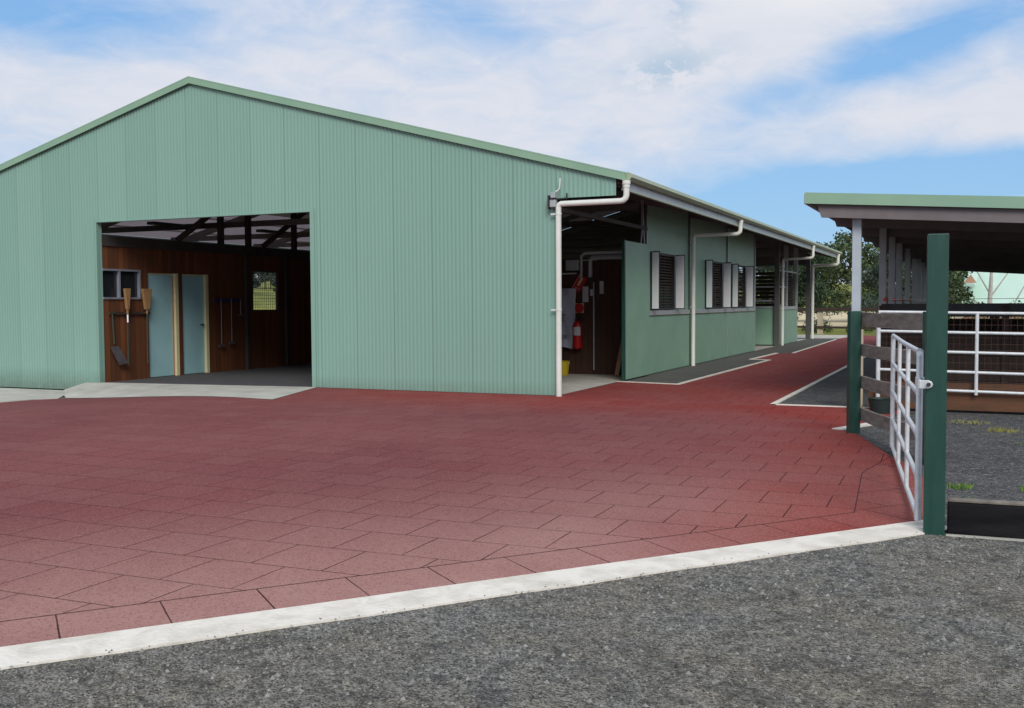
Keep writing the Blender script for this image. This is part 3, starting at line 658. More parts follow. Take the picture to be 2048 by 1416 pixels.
# flood light box and conduit hook on the gable corner
fb = link('lamp_box', MB().box(-.06, .04, -.13, -.03, 3.05, 3.17).box(-.03, .05, -.17, -.05, 3.19, 3.28), 'graysteel', shed, bevel=.01)
link('lamp_bracket', MB().bar((-.05, -.06, 3.18), (.22, -.05, 3.19), .03, .02).bar((.21, -.05, 3.19), (.21, -.05, 3.27), .02, .02, (1, 0, 0)).box(-.09, -.065, -.14, -.03, 3.02, 3.24), 'black', fb)
link('conduit', MB().tube([(.03, -.09, 3.30), (.07, -.09, 3.31), (.10, -.09, 3.35), (.105, -.09, 3.42), (.11, -.09, 3.51)], .013, 8), 'pvc', fb, smooth=True)
# inside: floor, partitions, boarded wall with doors
inf = MB(); inf.quad((-10.05, .02, -.056), (-4.6, .02, .003), (-4.6, 7.9, .003), (-10.05, 7.9, -.056))
link('rubber_floor', inf, 'matting', shed)
link('inner_floor', MB().quad((-4.6, .02, .002), (-.0, .02, .002), (-.0, 8, .002), (-4.6, 8, .002)), 'conc', shed)
link('aisle_floor', MB().quad((XL, .02, -.16), (-10.05, .02, -.16), (-10.05, YE, -.06), (XL, YE, -.06)).quad((-10.05, 7.9, -.01), (-.02, 8, -.01), (-.02, YE, -.01), (-10.05, YE, -.01)), 'conc', shed)
BX = -9.95
bw = MB(); holes = [(.04, 1.15, 1.64, 2.26), (1.38, 2.26, -.05, 2.206), (2.42, 3.24, -.05, 2.206), (4.85, 5.88, 1.36, 2.35)]
y = .11
for h0, h1, z0, z1 in holes:
    h0 = max(h0, .12)
    if h0 > y: bw.box(BX-.08, BX, y, h0, -.08, 2.72)
    bw.box(BX-.08, BX, h0, h1, z1, 2.72)
    if z0 > 0: bw.box(BX-.08, BX, h0, h1, -.08, z0)
    y = h1
bw.box(BX-.08, BX, y, 7.9, -.08, 2.72)
link('boarded_wall', bw, 'boards', shed)
link('wall_plate', MB().box(BX-.09, BX+.03, .11, 7.9, 2.722, 2.93), 'darkbeam', shed)
for y in (3.75, 4.75, 6.6):
    link('wall_post', MB().box(BX-.06, BX+.05, y-.06, y+.06, 2.932, rz(BX)-.12), 'darkbeam', shed)
for y in (2.3, 5.3): link('wall_brace', MB().bar((BX, y, 2.95), (BX+.7, y+1.6, 4.3), .08, .12), 'darkbeam', shed)
for y in (4.62, 6.2): link('wall_post', MB().box(BX+.002, BX+.07, y-.05, y+.05, -.05, 2.72), 'darkbeam', shed)
# lights hanging below the ceiling
for x, y, z in ((-13.9, 6.4, 3.75), (-13.6, 10.6, 3.8)):
    link('batten_light', MB().box(x-.12, x+.12, y-.75, y+.75, z-.08, z), 'black', shed)
wn_ = MB().box(BX-.06, BX+.03, .12, 1.15, 2.22, 2.26).box(BX-.06, BX+.03, .12, 1.15, 1.64, 1.68).box(BX-.06, BX+.03, 1.11, 1.15, 1.68, 2.22).box(BX-.06, BX+.03, .54, .58, 1.68, 2.22)
wi = link('window', wn_, 'alu', shed); link('pane', MB().box(BX-.05, BX-.04, .12, .54, 1.68, 2.22).box(BX-.05, BX-.04, .58, 1.11, 1.68, 2.22), 'glass', wi)
for y0, y1, hd in ((1.38, 2.26, 0), (2.42, 3.24, 1)):
    jb = MB().box(BX-.10, BX+.035, y1-.09, y1, -.05, 2.21).box(BX-.1, BX-.03, y0, y1-.09, 2.17, 2.21)
    dd = link('door', MB().box(BX-.07, BX-.03, y0+.004, y1-.092, -.04, 2.169), 'bluedoor', shed, bevel=.003)
    link('door_frame', jb, 'cream', dd)
    if hd: link('door_handle', MB().tube([(BX-.03, y1-.17, 1.06), (BX+.03, y1-.17, 1.06)], .02, 8).tube([(BX+.03, y1-.17, 1.06), (BX+.03, y1-.29, 1.06)], .011, 8), 'black', dd)
    else: link('door_seal', MB().box(BX-.03, BX-.02, y1-.14, y1-.097, -.04, 2.16), 'brick', dd)
ms = MB().box(BX-.05, BX+.02, 4.85, 4.88, 1.36, 2.35).box(BX-.05, BX+.02, 5.85, 5.88, 1.36, 2.35).box(BX-.05, BX+.02, 4.88, 5.85, 2.32, 2.35).box(BX-.05, BX+.02, 4.88, 5.85, 1.36, 1.39)
mw = link('mesh_window', ms, 'greycol', shed)
wr = MB()
for i in range(13): wr.bar((BX-.02, 4.92+i*.075, 1.39), (BX-.02, 4.92+i*.075, 2.32), .008, .008, (1, 0, 0))
for i in range(13): wr.bar((BX-.02, 4.88, 1.45+i*.072), (BX-.02, 5.85, 1.45+i*.072), .008, .008)
wr.bar((BX-.01, 4.88, 1.92), (BX-.01, 5.85, 1.92), .02, .02)
link('wire_mesh', wr, 'galv', mw)
# cross partition behind both bays, back wall, left wall
link('cross_partition', MB().box(-9.9, -4.6, 7.9, 7.98, 0, 2.8), 'boardsx', shed)
link('cross_partition', MB().box(-4.6, -.1, 4.95, 5.03, 0, 2.45), 'boardsx', shed)
link('bay_divider', MB().box(-4.66, -4.6, .12, 7.9, 0, 2.6), 'boards', shed)
link('left_wall', MB().box(XL, XL+.06, .05, 4.5, -.2, 3.3).box(XL, XL+.06, 4.5, YE, -.2, .75).box(XL, XL+.06, 4.5, YE, 2.8, 3.512), 'sheet', shed)
link('rear_wall', MB().box(XL, -3.2, YE-.08, YE-.02, -.1, 3.0), 'sheet', shed)
link('rear_gable', MB().prism([(XL, YE-.08, 3.003), (-.05, YE-.08, 3.003), (-.05, YE-.08, rz(-.05)-.03), (RX, YE-.08, RZ-.03), (XL, YE-.08, rz(XL)-.03)], (0, .06, 0)), 'sheet', shed)
for y in (8.7, 20.9): link('left_post', MB().box(XL+.06, XL+.16, y-.05, y+.05, -.2, 3.3), 'darkbeam', shed)
# pipes and brackets on the partition near the side doorway
PY = 4.95
link('conduit', MB().tube([(-1.72, PY-.05, 2.40), (-1.0, PY-.05, 2.42)], .015, 6).tube([(-1.1, PY-.06, 0.1), (-1.1, PY-.06, 1.95)], .016, 6)
     .tube([(-1.38, PY-.05, 2.0), (-1.38, PY-.05, 2.5), (-1.3, PY-.05, 2.56), (-.3, PY-.05, 2.56)], .035, 8).tube([(-1.18, PY-.05, 2.05), (-1.18, PY-.05, 2.40), (-1.12, PY-.05, 2.46), (-.3, PY-.05, 2.46)], .05, 8), 'graysteel', shed, smooth=True)
link('strip_lamp', MB().tube([(-1.95, PY-.06, 2.13), (-1.48, PY-.06, 2.14)], .014, 8), 'pvc', shed)
link('meter_box', MB().box(-1.70, -1.42, PY-.14, PY-.002, 2.2, 2.42), 'graysteel', shed, bevel=.01)

# ------------------------------------------------------------------ things hanging in the barn
fe = empty('fire_extinguisher', (-1.44, PY-.1, .52), 'red fire extinguisher with white label hung on dark wall inside the side doorway', 'fire extinguisher')
link('cylinder', MB().lathe([(.03, .52), (.095, .56), (.105, .60), (.105, 1.02), (.09, 1.09), (.05, 1.13), (.03, 1.15)], (-1.44, PY-.12, 0), 20), 'red', fe, smooth=True)
link('paper_label', MB().prism([(-1.44+.108*cos(R(a)), PY-.12-.108*sin(R(a)), .83) for a in range(35, 126, 15)]+[(-1.44+.104*cos(R(a)), PY-.12-.104*sin(R(a)), .83) for a in range(125, 34, -15)], (0, 0, .18)), 'paper', fe)
link('valve_handle', MB().box(-1.46, -1.42, PY-.18, PY-.06, 1.15, 1.19).bar((-1.44, PY-.2, 1.21), (-1.44, PY-.08, 1.18), .02, .015), 'black', fe)
link('hose', MB().tube([(-1.44, PY-.16, 1.17), (-1.36, PY-.2, 1.15), (-1.33, PY-.18, 1.0), (-1.335, PY-.17, .75)], .011, 6), 'black', fe, smooth=True)
sg = empty('extinguisher_sign', (-1.44, PY-.02, 1.32), 'cream square sign with red disc above the fire extinguisher', 'sign')
link('backing', MB().box(-1.545, -1.335, PY-.025, PY-.012, 1.30, 1.51), 'cream', sg)
link('red_disc', MB().tube([(-1.44, PY-.024, 1.405), (-1.44, PY-.032, 1.405)], .105, 24), 'redsign', sg)
rs = empty('safety_sign', (-1.40, PY-.07, 1.95), 'tilted red sign with pale symbol hanging above the white notices', 'sign')
def tb(cx_, cz_, w_, h_, y0, y1, ang):
    c, s_ = cos(ang), sin(ang); pts = [(cx_+c*u-s_*v, y0, cz_+s_*u+c*v) for u, v in ((-w_/2, -h_/2), (w_/2, -h_/2), (w_/2, h_/2), (-w_/2, h_/2))]
    return MB().prism(pts, (0, y1-y0, 0))
link('plate', tb(-1.42, 1.93, .21, .35, PY-.07, PY-.06, R(-32)), 'redsign', rs)
link('symbol', tb(-1.40, 1.96, .055, .19, PY-.075, PY-.071, R(-32)), 'cream', rs)
link('border_line', tb(-1.49, 1.97, .008, .33, PY-.075, PY-.071, R(-32)), 'paper', rs)
link('text_line', tb(-1.47, 1.83, .13, .012, PY-.075, PY-.071, R(-32)), 'paper', rs)
for (x0, x1, z0, z1, lb) in ((-1.36, -1.23, 1.53, 1.86, 'tall white notice pinned below the tilted red sign'), (-1.19, -1.10, 1.66, 1.80, 'small square white notice pinned between two taller notices'), (-.98, -.89, 1.70, 1.97, 'narrow grey notice pinned nearest the sliding green door')):
    nt = tag(link('notice', MB().box(x0, x1, PY-.03, PY-.012, z0, z1), 'paper', None), lb, 'notice', 'paper notices on the dark inner wall')
    nt['group'] = 'paper notices on the dark inner wall'
bn_ = empty('banner', (-1.9, PY-.1, .5), 'crumpled white cloth banner with dark green letters hanging behind the white downpipe', 'banner')
bb = MB(); nxx, nzz = 24, 30
for j in range(nzz+1):
    for i in range(nxx+1):
        u, v = i/nxx, j/nzz; x = -2.4+u*.86+(.06*(1-v)*u); z = 1.82-v*(1.12+.16*u)
        bb.v.append((x, PY-.10-.03*sin(u*9+v*5)-.02*sin(u*17-v*11)-.04*v, z))
for j in range(nzz):
    for i in range(nxx): a = j*(nxx+1)+i; bb.f.append((a, a+1, a+nxx+2, a+nxx+1))
c_ = link('cloth', bb, 'banner', bn_, smooth=True, fix=False)
text('lettering', "LE'", .19, 'ink', bn_, (-1.80, PY-.19, 1.20), (R(90), 0, 0))
text('lettering', "\u2019", .19, 'ink', bn_, (-1.86, PY-.19, .98), (R(90), 0, 0))
text('lettering', '0208', .12, 'ink', bn_, (-1.76, PY-.20, .80), (R(90), R(4), 0))
yb = empty('yellow_bucket', (-1.63, 4.45, .002), 'yellow plastic bucket standing on the concrete floor below the banner', 'bucket')
link('bucket_body', MB().lathe([(.11, 0), (.15, .30), (.155, .30), (.14, .295), (.105, .02)], (-1.63, 4.45, .005), 20), 'yellow', yb, smooth=True)
link('handle', MB().tube([(-1.63+.15*cos(R(a)), 4.44-.16*sin(R(a))*.3, .28-.14*sin(R(a))) for a in range(0, 181, 20)], .006, 6), 'graysteel', yb)
# dim slanting board leaning near the door
tag(link('leaning_board', MB().bar((-.50, PY-.35, .02), (-.36, PY-.06, 1.15), .09, .02, (0, 1, 0)), 'brick', None), 'tan timber board leaning on the dark wall beside the sliding door', 'board')

# tools on the boarded wall
def broom(y, w_, lb):
    e = empty('broom', (BX+.1, y, .35), lb, 'broom', 'brooms hung bristles up on the boarded wall')
    x = BX+.10
    pts = [(x, y-w_/2, 1.86), (x, y+w_/2, 1.86), (x, y+w_*.22, 1.42), (x, y-w_*.22, 1.42)]
    link('bristles', MB().prism(pts, (.06, 0, 0)), 'straw', e, bevel=.012)
    link('handle', MB().tube([(x+.03, y, 1.43), (x+.02, y, .28)], .014, 8), 'shaft', e, smooth=True)
    link('ferrule', MB().tube([(x+.03, y, 1.43), (x+.03, y, 1.33)], .022, 8), 'straw', e)
    return e
e = broom(.65, .17, 'straw broom with white collar hung head up below the aluminium window'); link('collar', MB().tube([(BX+.13, .65, 1.32), (BX+.13, .65, 1.16)], .017, 8), 'white', e)
broom(1.20, .28, 'wide straw broom hung head up beside the first blue door')
e = empty('shovel', (BX+.08, .34, .25), 'steel shovel hung blade down on the boarded wall by the door jamb', 'shovel')
link('handle', MB().tube([(BX+.06, .30, 1.36), (BX+.07, .33, .72)], .016, 8).bar((BX+.06, .22, 1.36), (BX+.06, .38, 1.36), .03, .03), 'shaft', e)
link('blade', MB().prism([(BX+.06, .22, .66), (BX+.08, .42, .68), (BX+.13, .62, .32), (BX+.12, .40, .28)], (.012, 0, 0)), 'shovel', e)
tag(link('tool_rack', MB().box(BX+.002, BX+.05, .3, 1.36, 1.32, 1.38).box(BX+.05, BX+.1, .62, .69, 1.33, 1.37).box(BX+.05, BX+.1, 1.17, 1.24, 1.33, 1.37), 'dtimber', None), 'dark timber rail with pegs holding the two straw brooms', 'tool rack')
tag(link('hook_rack', MB().box(BX+.002, BX+.05, 3.45, 4.4, 1.58, 1.66), 'bluetool', None), 'navy blue rack fixed on the boarded wall right of the blue doors', 'tool rack')
for y, l_, lb in ((3.62, 1.05, 'long thin hay fork hanging nearest the second blue door'), (3.98, 1.0, 'thin handled rake hanging between two other yard tools'), (4.32, .35, 'short scraper hanging beside the mesh window')):
    e = empty('yard_tool', (BX+.08, y, 1.6-l_), lb, 'tool', 'yard tools on the navy rack')
    link('shaft', MB().tube([(BX+.08, y, 1.6), (BX+.08, y, 1.6-l_)], .011, 6), 'shovel', e)
    link('grip', MB().tube([(BX+.08, y, 1.64), (BX+.08, y, 1.46)], .014, 8), 'shovel', e)
    link('head', MB().box(BX+.06, BX+.1, y-.09, y+.09, 1.6-l_-.02, 1.6-l_+.03), 'shovel', e)

# ------------------------------------------------------------------ OPEN STABLE on the right
sb = empty('open_stable', (4.6, 0, 0), 'open sided stable with dark skillion roof, green fascia and row of grey posts', 'stable')
FX, FY, BYE, RXE = 3.99, -.55, 24.0, 15.0
fz = lambda x: 3.045-.068*(x-4.0)   # fascia top
link('fascia', MB().prism([(FX, FY-.02, fz(FX)), (RXE, FY-.02, fz(RXE)), (RXE, FY-.02, fz(RXE)-.155), (FX, FY-.02, fz(FX)-.155)], (0, .03, 0)), 'fascia', sb)
link('side_fascia', MB().prism([(FX-.012, FY+.02, fz(FX)), (FX+.012, FY+.02, fz(FX)), (FX+.012, FY+.02, fz(FX)-.155), (FX-.012, FY+.02, fz(FX)-.155)], (0, BYE-FY, 0)), 'soffit', sb)
sr = MB(); n = int((RXE-FX)/.019)
for s_ in (0, -.01):
    f0 = len(sr.v)
    for i in range(n+1):
        x = FX+(RXE-FX)*i/n; d = .008*sin(2*pi*x/.076); sr.v += [(x, FY, fz(x)-.02+d+s_), (x, BYE, fz(x)-.02+d+s_)]
    for i in range(n): a = f0+2*i; sr.f.append((a, a+2, a+3, a+1))
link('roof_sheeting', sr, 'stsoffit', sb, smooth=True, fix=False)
def xbeam(y, drop0, drop1, t=.07, x0=FX+.16):
    return MB().prism([(x0, y-t/2, fz(x0)-drop0), (RXE-.1, y-t/2, fz(RXE-.1)-drop0), (RXE-.1, y-t/2, fz(RXE-.1)-drop1), (x0+.06, y-t/2, fz(x0)-drop1)], (0, t, 0))
link('front_beam', xbeam(FY+.09, .158, .34), 'stbeam', sb)
for y in (2.0, 4.4, 6.7, 9.0, 12.0, 15.1, 18.0, 21.0, 23.9): link('cross_beam', xbeam(y, .13, .31 if y < 20 else .36, .07, FX+.08), 'stbeam', sb)
for x in (4.08, 4.75, 6.2, 7.7, 9.2, 10.7, 12.2, 13.7): link('purlin', MB().box(x-.03, x+.03, FY+.02, BYE-.02, fz(x)-.125, fz(x)-.035), 'stbeam', sb)
for y in (-.25, 4.3, 6.6, 8.8, 12.0, 15.2, 18.0, 21.0, 23.8):
    link('post', MB().box(4.61, 4.73, y-.06, y+.06, 0, fz(4.7)-.13), 'palesteel' if y < 1 else 'graysteel', sb, bevel=.006)
for y in (4.3, 8.8, 15.2, 23.8):
    link('post', MB().box(11.6, 11.72, y-.06, y+.06, 0, fz(11.7)-.13), 'graysteel', sb, bevel=.006)
# pen walls inside the stable
def pen(x0, x1, y0, y1, z, nm='pen_partition', lb=None):
    e = empty(nm, (x0, y0, 0), lb, 'partition')
    hor = abs(x1-x0) > abs(y1-y0); mb = MB()
    z0 = .04
    while z0 < z-.5:
        mb.box(x0, x1, y0, y1, z0, z0+.19); z0 += .20
    link('boards', mb, 'dtimber', e)
    link('top_board', MB().box(x0-.01, x1+.01, y0-.01, y1+.01, z-.21, z), 'black', e)
    L = (x1-x0) if hor else (y1-y0); k = int(L/1.8)+1
    for i in range(k+1):
        c = (x0+L*i/k if hor else x0+.02, y0+.02 if hor else y0+L*i/k)
        link('upright', MB().box(c[0]-.05, c[0]+.05, c[1]-.05, c[1]+.05, 0, z-.001), 'dtimber', e)
    return e
pen(4.86, 12, 2.3, 2.34, 1.47, lb='dark timber pen partition close behind the five rail pen panel')
pen(4.80, 4.84, 2.4, 20, 1.44, lb='dark timber pen side running back along the grey posts')
pen(4.86, 12, 8.8, 8.84, 1.45, lb='dark timber partition across the middle of the stable')
pen(4.86, 12, 15.2, 15.24, 1.45, lb='dark timber partition at the back of the stable')
# five rail galvanised panel
pp = empty('pen_panel', (6.0, -.5, 0), 'galvanised five rail pen panel in front of the dark stable pens', 'panel')
zs = (1.335, 1.07, .805, .54, .285)
pr = MB()
for z in zs: link('rail', MB().tube([(4.99, -.5, z+.03), (8.4, -.5, z-.02)], .021, 10), 'galv', pp, smooth=True)
for x in (4.99, 6.23, 7.5, 8.4): link('upright', MB().tube([(x, -.5, .25 if x > 5 else .12), (x, -.5, 1.35)], .024 if x > 5 else .03, 10), 'galv', pp, smooth=True)
wm = MB()
for i in range(12): wm.bar((5.0, -.46, .34+i*.085), (8.4, -.46, .33+i*.085), .0025, .0025)
for i in range(44): wm.bar((5.02+i*.077, -.46, .3), (5.02+i*.077, -.46, 1.3), .002, .002, (1, 0, 0))
link('wire_mesh', wm, 'wire', pp)
link('kick_board', MB().box(4.86, 8.4, -.43, -.39, .03, .30), 'kick', pp, bevel=.004)
link('kick_board', MB().box(4.86, 8.4, -.43, -.39, .305, .40), 'kick', pp, bevel=.004)
tag(link('stub_post', MB().box(4.72, 4.80, -.62, -.54, -.02, 1.12), 'ctimber', None, bevel=.006), 'cream weathered timber post beside the left end of the pen panel', 'post')
tub = empty('feed_tub', (5.02, -.62, 0), 'dark green feed tub on the gravel seen between the fence planks', 'tub')
link('tub_body', MB().lathe([(.13, 0), (.17, .2), (.18, .2), (.165, .19), (.12, .02)], (5.06, -.85, 0), 20), 'tubgreen', tub, smooth=True)
# electric tape with red insulators
et = empty('electric_fence_wire', (4.72, 4.3, 1.5), 'thin pale electric fence wire with red insulators strung along the grey posts', 'fence wire')
link('wire', MB().tube([(4.75, 4.2, 1.545), (4.76, 12, 1.52), (4.76, 21, 1.56)], .006, 6).tube([(4.75, 4.2, 1.545), (8, 2.4, 1.545)], .005, 6), 'pvc', et)
for y in (4.2, 6.5, 8.7, 11.9): link('insulator', MB().tube([(4.73, y-.03, 1.545), (4.73, y-.09, 1.545)], .035, 10).tube([(4.73, y-.09, 1.545), (4.73, y-.12, 1.545)], .03, 10), 'orangeins', et)
for x in (5.5, 5.75): link('insulator', MB().tube([(x, 3.7, 1.50), (x, 3.64, 1.54)], .03, 10), 'orangeins', et)

# ------------------------------------------------------------------ fence, gate, posts
tf = empty('timber_fence', (4.94, -3.18, 0), 'weathered grey four plank fence with dark green post beside the red paving', 'fence')
A = Vector((4.94, -3.18)); B = Vector((5.79, -5.25)); dr = (B-A).normalized(); nr = Vector((dr.y, -dr.x))
def postat(c, d, w_, h_, nm, m_, par, dome=.0):
    n2_ = Vector((d.y, -d.x)); c = Vector(c)
    pts = [c-d*w_/2-n2_*w_/2, c+d*w_/2-n2_*w_/2, c+d*w_/2+n2_*w_/2, c-d*w_/2+n2_*w_/2]
    return link(nm, MB().poly([tuple(q_) for q_ in pts], -.05, h_), m_, par, bevel=.005)
postat(A, dr, .125, 1.40, 'post', 'greenpost', tf)
postat(B+dr*.10, dr, .115, 1.41, 'post', 'greenpost', tf)
for z0, z1, e0 in ((1.23, 1.385, 0), (.885, 1.02, .01), (.515, .655, 0), (.145, .285, .01)):
    mb = MB(); off = -nr*.085
    a = A+off-dr*.03; b2_ = B+off+dr*.05; n = 10; L = []
    for i in range(n+1):
        p_ = a.lerp(b2_, i/n); dz = -.008*sin(pi*i/n)+e0*i/n+.0025*sin(i*1.9); L.append((p_, dz))
    for i in range(n):
        (p0, d0), (p1, d1) = L[i], L[i+1]; w2 = nr*.02
        mb.hexa([(*(p0-w2), z0+d0), (*(p1-w2), z0+d1), (*(p1+w2), z0+d1), (*(p0+w2), z0+d0)], [(*(p0-w2), z1+d0), (*(p1-w2), z1+d1), (*(p1+w2), z1+d1), (*(p0+w2), z1+d0)])
    link('plank', mb, 'wtimber', tf, fix=True)
gp = tag(postat((5.965, -8.31), Vector((1, .06)).normalized(), .128, 1.935, 'gate_post', 'greenpost', None), 'tall square dark green gate post at the end of the white kerb', 'post')
gt_ = empty('farm_gate', (5.86, -8.15, 0), 'short galvanised five rail tube gate folded back along the fence', 'gate')
Gn, Gf = Vector((5.86, -8.16)), Vector((5.452, -4.55)); gd = (Gf-Gn)
gp_ = lambda t, z: (Gn.x+gd.x*t, Gn.y+gd.y*t, z)
GB, GT = .035, 1.165
link('hinge_stile', MB().tube([gp_(0, GB), gp_(0, GT-.03), gp_(.006, GT-.008), gp_(.015, GT)], .022, 12), 'galv', gt_, smooth=True)
link('end_stile', MB().tube([gp_(1, GB), gp_(1, GT)], .022, 12), 'galv', gt_, smooth=True)
for i, z in enumerate((GT, .885, .60, .32, GB+.02)):
    link('rail', MB().tube([gp_(.008, z), gp_(.5, z-.008), gp_(1, z)], .0185, 12), 'galv', gt_, smooth=True)
for t in (.34, .67): link('upright', MB().tube([gp_(t, GB+.02), gp_(t, GT)], .017, 12), 'galv', gt_, smooth=True)
hb = MB().tube([(5.861, -8.155, .935), (5.861, -8.155, 1.0)], .029, 16)
hb.bar((5.855, -8.18, .968), (5.875, -8.41, .968), .012, .055)
hb.prism([(5.862+.055*i, -8.405, .968+.027*j) for i, j in ((0, -1), (1.1, -1), (1.5, -.6), (1.62, 0), (1.5, .6), (1.1, 1), (0, 1))], (0, .02, 0))
link('hinge', hb, 'galv', gt_, bevel=.003)
link('hinge_bolt', MB().tube([(5.925, -8.428, .968), (5.925, -8.36, .968)], .014, 6), 'black', gt_)
for z in (GT, .885, .60, .32, GB+.02): link('weld', MB().tube([gp_(.003, z), gp_(.0095, z)], .0245, 10), 'galv', gt_, smooth=True)
# retaining sleeper
tag(link('timber_sleeper', MB().hexa([(6.045, -8.33, -.06), (8.6, -8.20, -.06), (8.6, -8.09, -.06), (6.045, -8.22, -.06)], [(6.045, -8.33, .195), (8.6, -8.20, .195), (8.6, -8.09, .195), (6.045, -8.22, .195)]), 'sleeper', None, bevel=.012), 'black timber sleeper edging the gravel right of the tall green post', 'sleeper')
tag(link('sleeper_cap', MB().hexa([(6.05, -8.30, .198), (8.6, -8.17, .198), (8.6, -8.085, .198), (6.05, -8.215, .198)], [(6.05, -8.30, .215), (8.6, -8.17, .215), (8.6, -8.085, .215), (6.05, -8.215, .215)]), 'wtimber', None, bevel=.004), 'thin weathered board lying on top of the black sleeper', 'board')
struct('sleeper_footing', MB().hexa([(6.04, -8.375, -.06), (8.6, -8.245, -.06), (8.6, -8.21, -.06), (6.04, -8.34, -.06)], [(6.04, -8.375, -.004), (8.6, -8.245, -.004), (8.6, -8.21, -.004), (6.04, -8.34, -.004)]), 'conc', loc=(0, 0, 0))
# tufts
def tuft(x, y, r, n, m_, nm, lb, h=.09):
    rg = random.Random(int(x*100)); mb = MB()
    for i in range(n):
        a = rg.random()*6.3; d = r*rg.random()**.7; px, py = x+d*cos(a), y+d*sin(a); hh = h*rg.uniform(.35, 1); a2 = rg.random()*6.3; w_ = .004
        lx, ly = hh*.6*cos(a2), hh*.6*sin(a2)
        mb.quad((px-w_*sin(a2), py+w_*cos(a2), -.013), (px+w_*sin(a2), py-w_*cos(a2), -.013), (px+lx*.5+w_*.7*sin(a2), py+ly*.5-w_*.7*cos(a2), hh*.7-.013), (px+lx, py+ly, hh-.013), (px+lx*.5-w_*.7*sin(a2), py+ly*.5+w_*.7*cos(a2), hh*.7-.013))
    tag(link(nm, mb, m_, None, fix=False), lb, 'grass tuft' if nm == 'grass_tuft' else 'weeds', kind=None if nm == 'grass_tuft' else 'stuff')
tuft(6.19, -7.2, .09, 90, 'grassblade', 'grass_tuft', 'bright green grass tuft just behind the black sleeper', .055)
tuft(6.10, -6.55, .09, 80, 'grassblade', 'grass_tuft', 'small green grass tuft behind the tuft near the sleeper', .06)
tuft(6.62, -6.45, .10, 90, 'grassblade', 'grass_tuft', 'green grass tuft cut by the right edge of the picture', .06)
tuft(6.50, -2.4, .18, 120, 'weed', 'weed_patch', 'yellowish weeds on the gravel before the brown kick board', .06)
tuft(6.15, -1.6, .25, 140, 'weed', 'weed_patch', 'thin straw coloured weeds along the foot of the pen panel', .04)
tuft(6.75, -3.5, .14, 80, 'grassblade', 'weed_patch', 'faint green weeds on the open gravel right of the gate', .035)

# ------------------------------------------------------------------ background
ff = empty('rail_fence', (0, 35, 0), 'post and rail fence with cream posts beyond the end of the red path', 'fence')
for x in (-9, -6.3, -3.4, -.45, 2.6, 5.6): link('post', MB().box(x-.13, x+.13, 35-.08-x*.12, 35+.08-x*.12, -.05, 1.1 if x != -.45 else 1.15), 'ctimber', ff)
link('top_rail', MB().bar((-10, 36.1, 1.14), (8, 33.9, 1.18), .06, .17), 'dtimber', ff)
link('lower_rail', MB().bar((-10, 36.1, .42), (8, 33.9, .24), .05, .10), 'dtimber', ff)
tk = empty('water_tank', (-2.1, 33.5, 0), 'small mint green tank standing beside the far end of the barn', 'tank')
link('tank_body', MB().lathe([(.52, 0), (.55, .05), (.55, .62), (.50, .70)], (-2.0, 33.5, 0), 20), 'tank', tk, smooth=True)
link('tank_lid', MB().lathe([(.56, .70), (.60, .74), (.45, .86), (.1, .90)], (-2.0, 33.5, 0), 20), 'fascia', tk, smooth=True)
def tree(name, x, y, h_, rad, lm, lb, seed, kind='pine', trunk_r=.14, z0=0.0, n_cl=120, leaf=.24, low=.16, group='trees beyond the yard'):
    rg = random.Random(seed); e = empty(name, (x, y, z0), lb, 'tree', group)
    tr = MB(); pts = []; k = 7
    for i in range(k+1):
        t = i/k; pts.append((x+rad*.12*sin(t*3+seed)*t, y+rad*.1*cos(t*2.3+seed)*t, z0-.1+h_*.95*t))
    tr.tube(pts, [trunk_r*(1-.85*i/k) for i in range(k+1)], 8); lf = MB()
    cl = []
    nb = int(n_cl/5)
    for i in range(nb):
        t = low+(1-low)*(i+rg.random())/nb; a = rg.random()*6.3
        if kind == 'pine': L = rad*(1.05-t)**.6*rg.uniform(.65, 1.1); up = rg.uniform(-.05, .35)
        else: L = rad*math.sqrt(max(.05, 1-((t-.6)/.5)**2))*rg.uniform(.5, 1.1); up = rg.uniform(.1, .7)
        j = min(k-1, int(t*k)); p0 = Vector(pts[j]).lerp(Vector(pts[j+1]), t*k-j if t*k-j < 1 else 1)
        p1 = p0+Vector((cos(a), sin(a), up))*L; mid_ = p0.lerp(p1, .55)+Vector((0, 0, .06*L))
        tr.tube([p0, mid_, p1], [trunk_r*.32*(1.1-t), trunk_r*.18*(1.1-t), .006], 5, cap=False)
        for s_ in (.4, .6, .78, .92, 1.05): cl.append((p0.lerp(p1, s_)+Vector((rg.gauss(0, .12), rg.gauss(0, .12), rg.gauss(0, .1)))*rad*.35, rad*rg.uniform(.12, .24)))
    for c, r in cl:
        for i in range(rg.randint(26, 46)):
            d = Vector((rg.gauss(0, 1), rg.gauss(0, 1), rg.gauss(0, .75))); d = d/max(d.length, .01)*r*rg.random()**.4; p_ = c+d
            s_ = leaf*rg.uniform(.45, 1.1)*(1.5 if kind == 'pine' else 1); u = Vector((rg.gauss(0, 1), rg.gauss(0, 1), rg.gauss(-.4, .8))).normalized(); v = u.cross(Vector((rg.gauss(0, 1), rg.gauss(0, 1), rg.gauss(0, 1)))).normalized()
            wd = .11 if kind == 'pine' else .34
            lf.quad(p_-u*s_*.5, p_+v*s_*wd, p_+u*s_*.6, p_-v*s_*wd)
    link('trunk', tr, 'bark', e, smooth=True); link('crown', lf, lm, e, fix=False)
    return e
tree('pine_tree', -1.5, 40.0, 4.3, 1.9, 'leaf_dark', 'feathery dark pine with bare low trunk right of the last downpipe', 11, n_cl=130, leaf=.2, low=.22)
tree('pine_tree', -5.2, 48.0, 4.6, 2.5, 'leaf_dark', 'dark pine half hidden behind the far verandah column', 12, n_cl=140, leaf=.24)
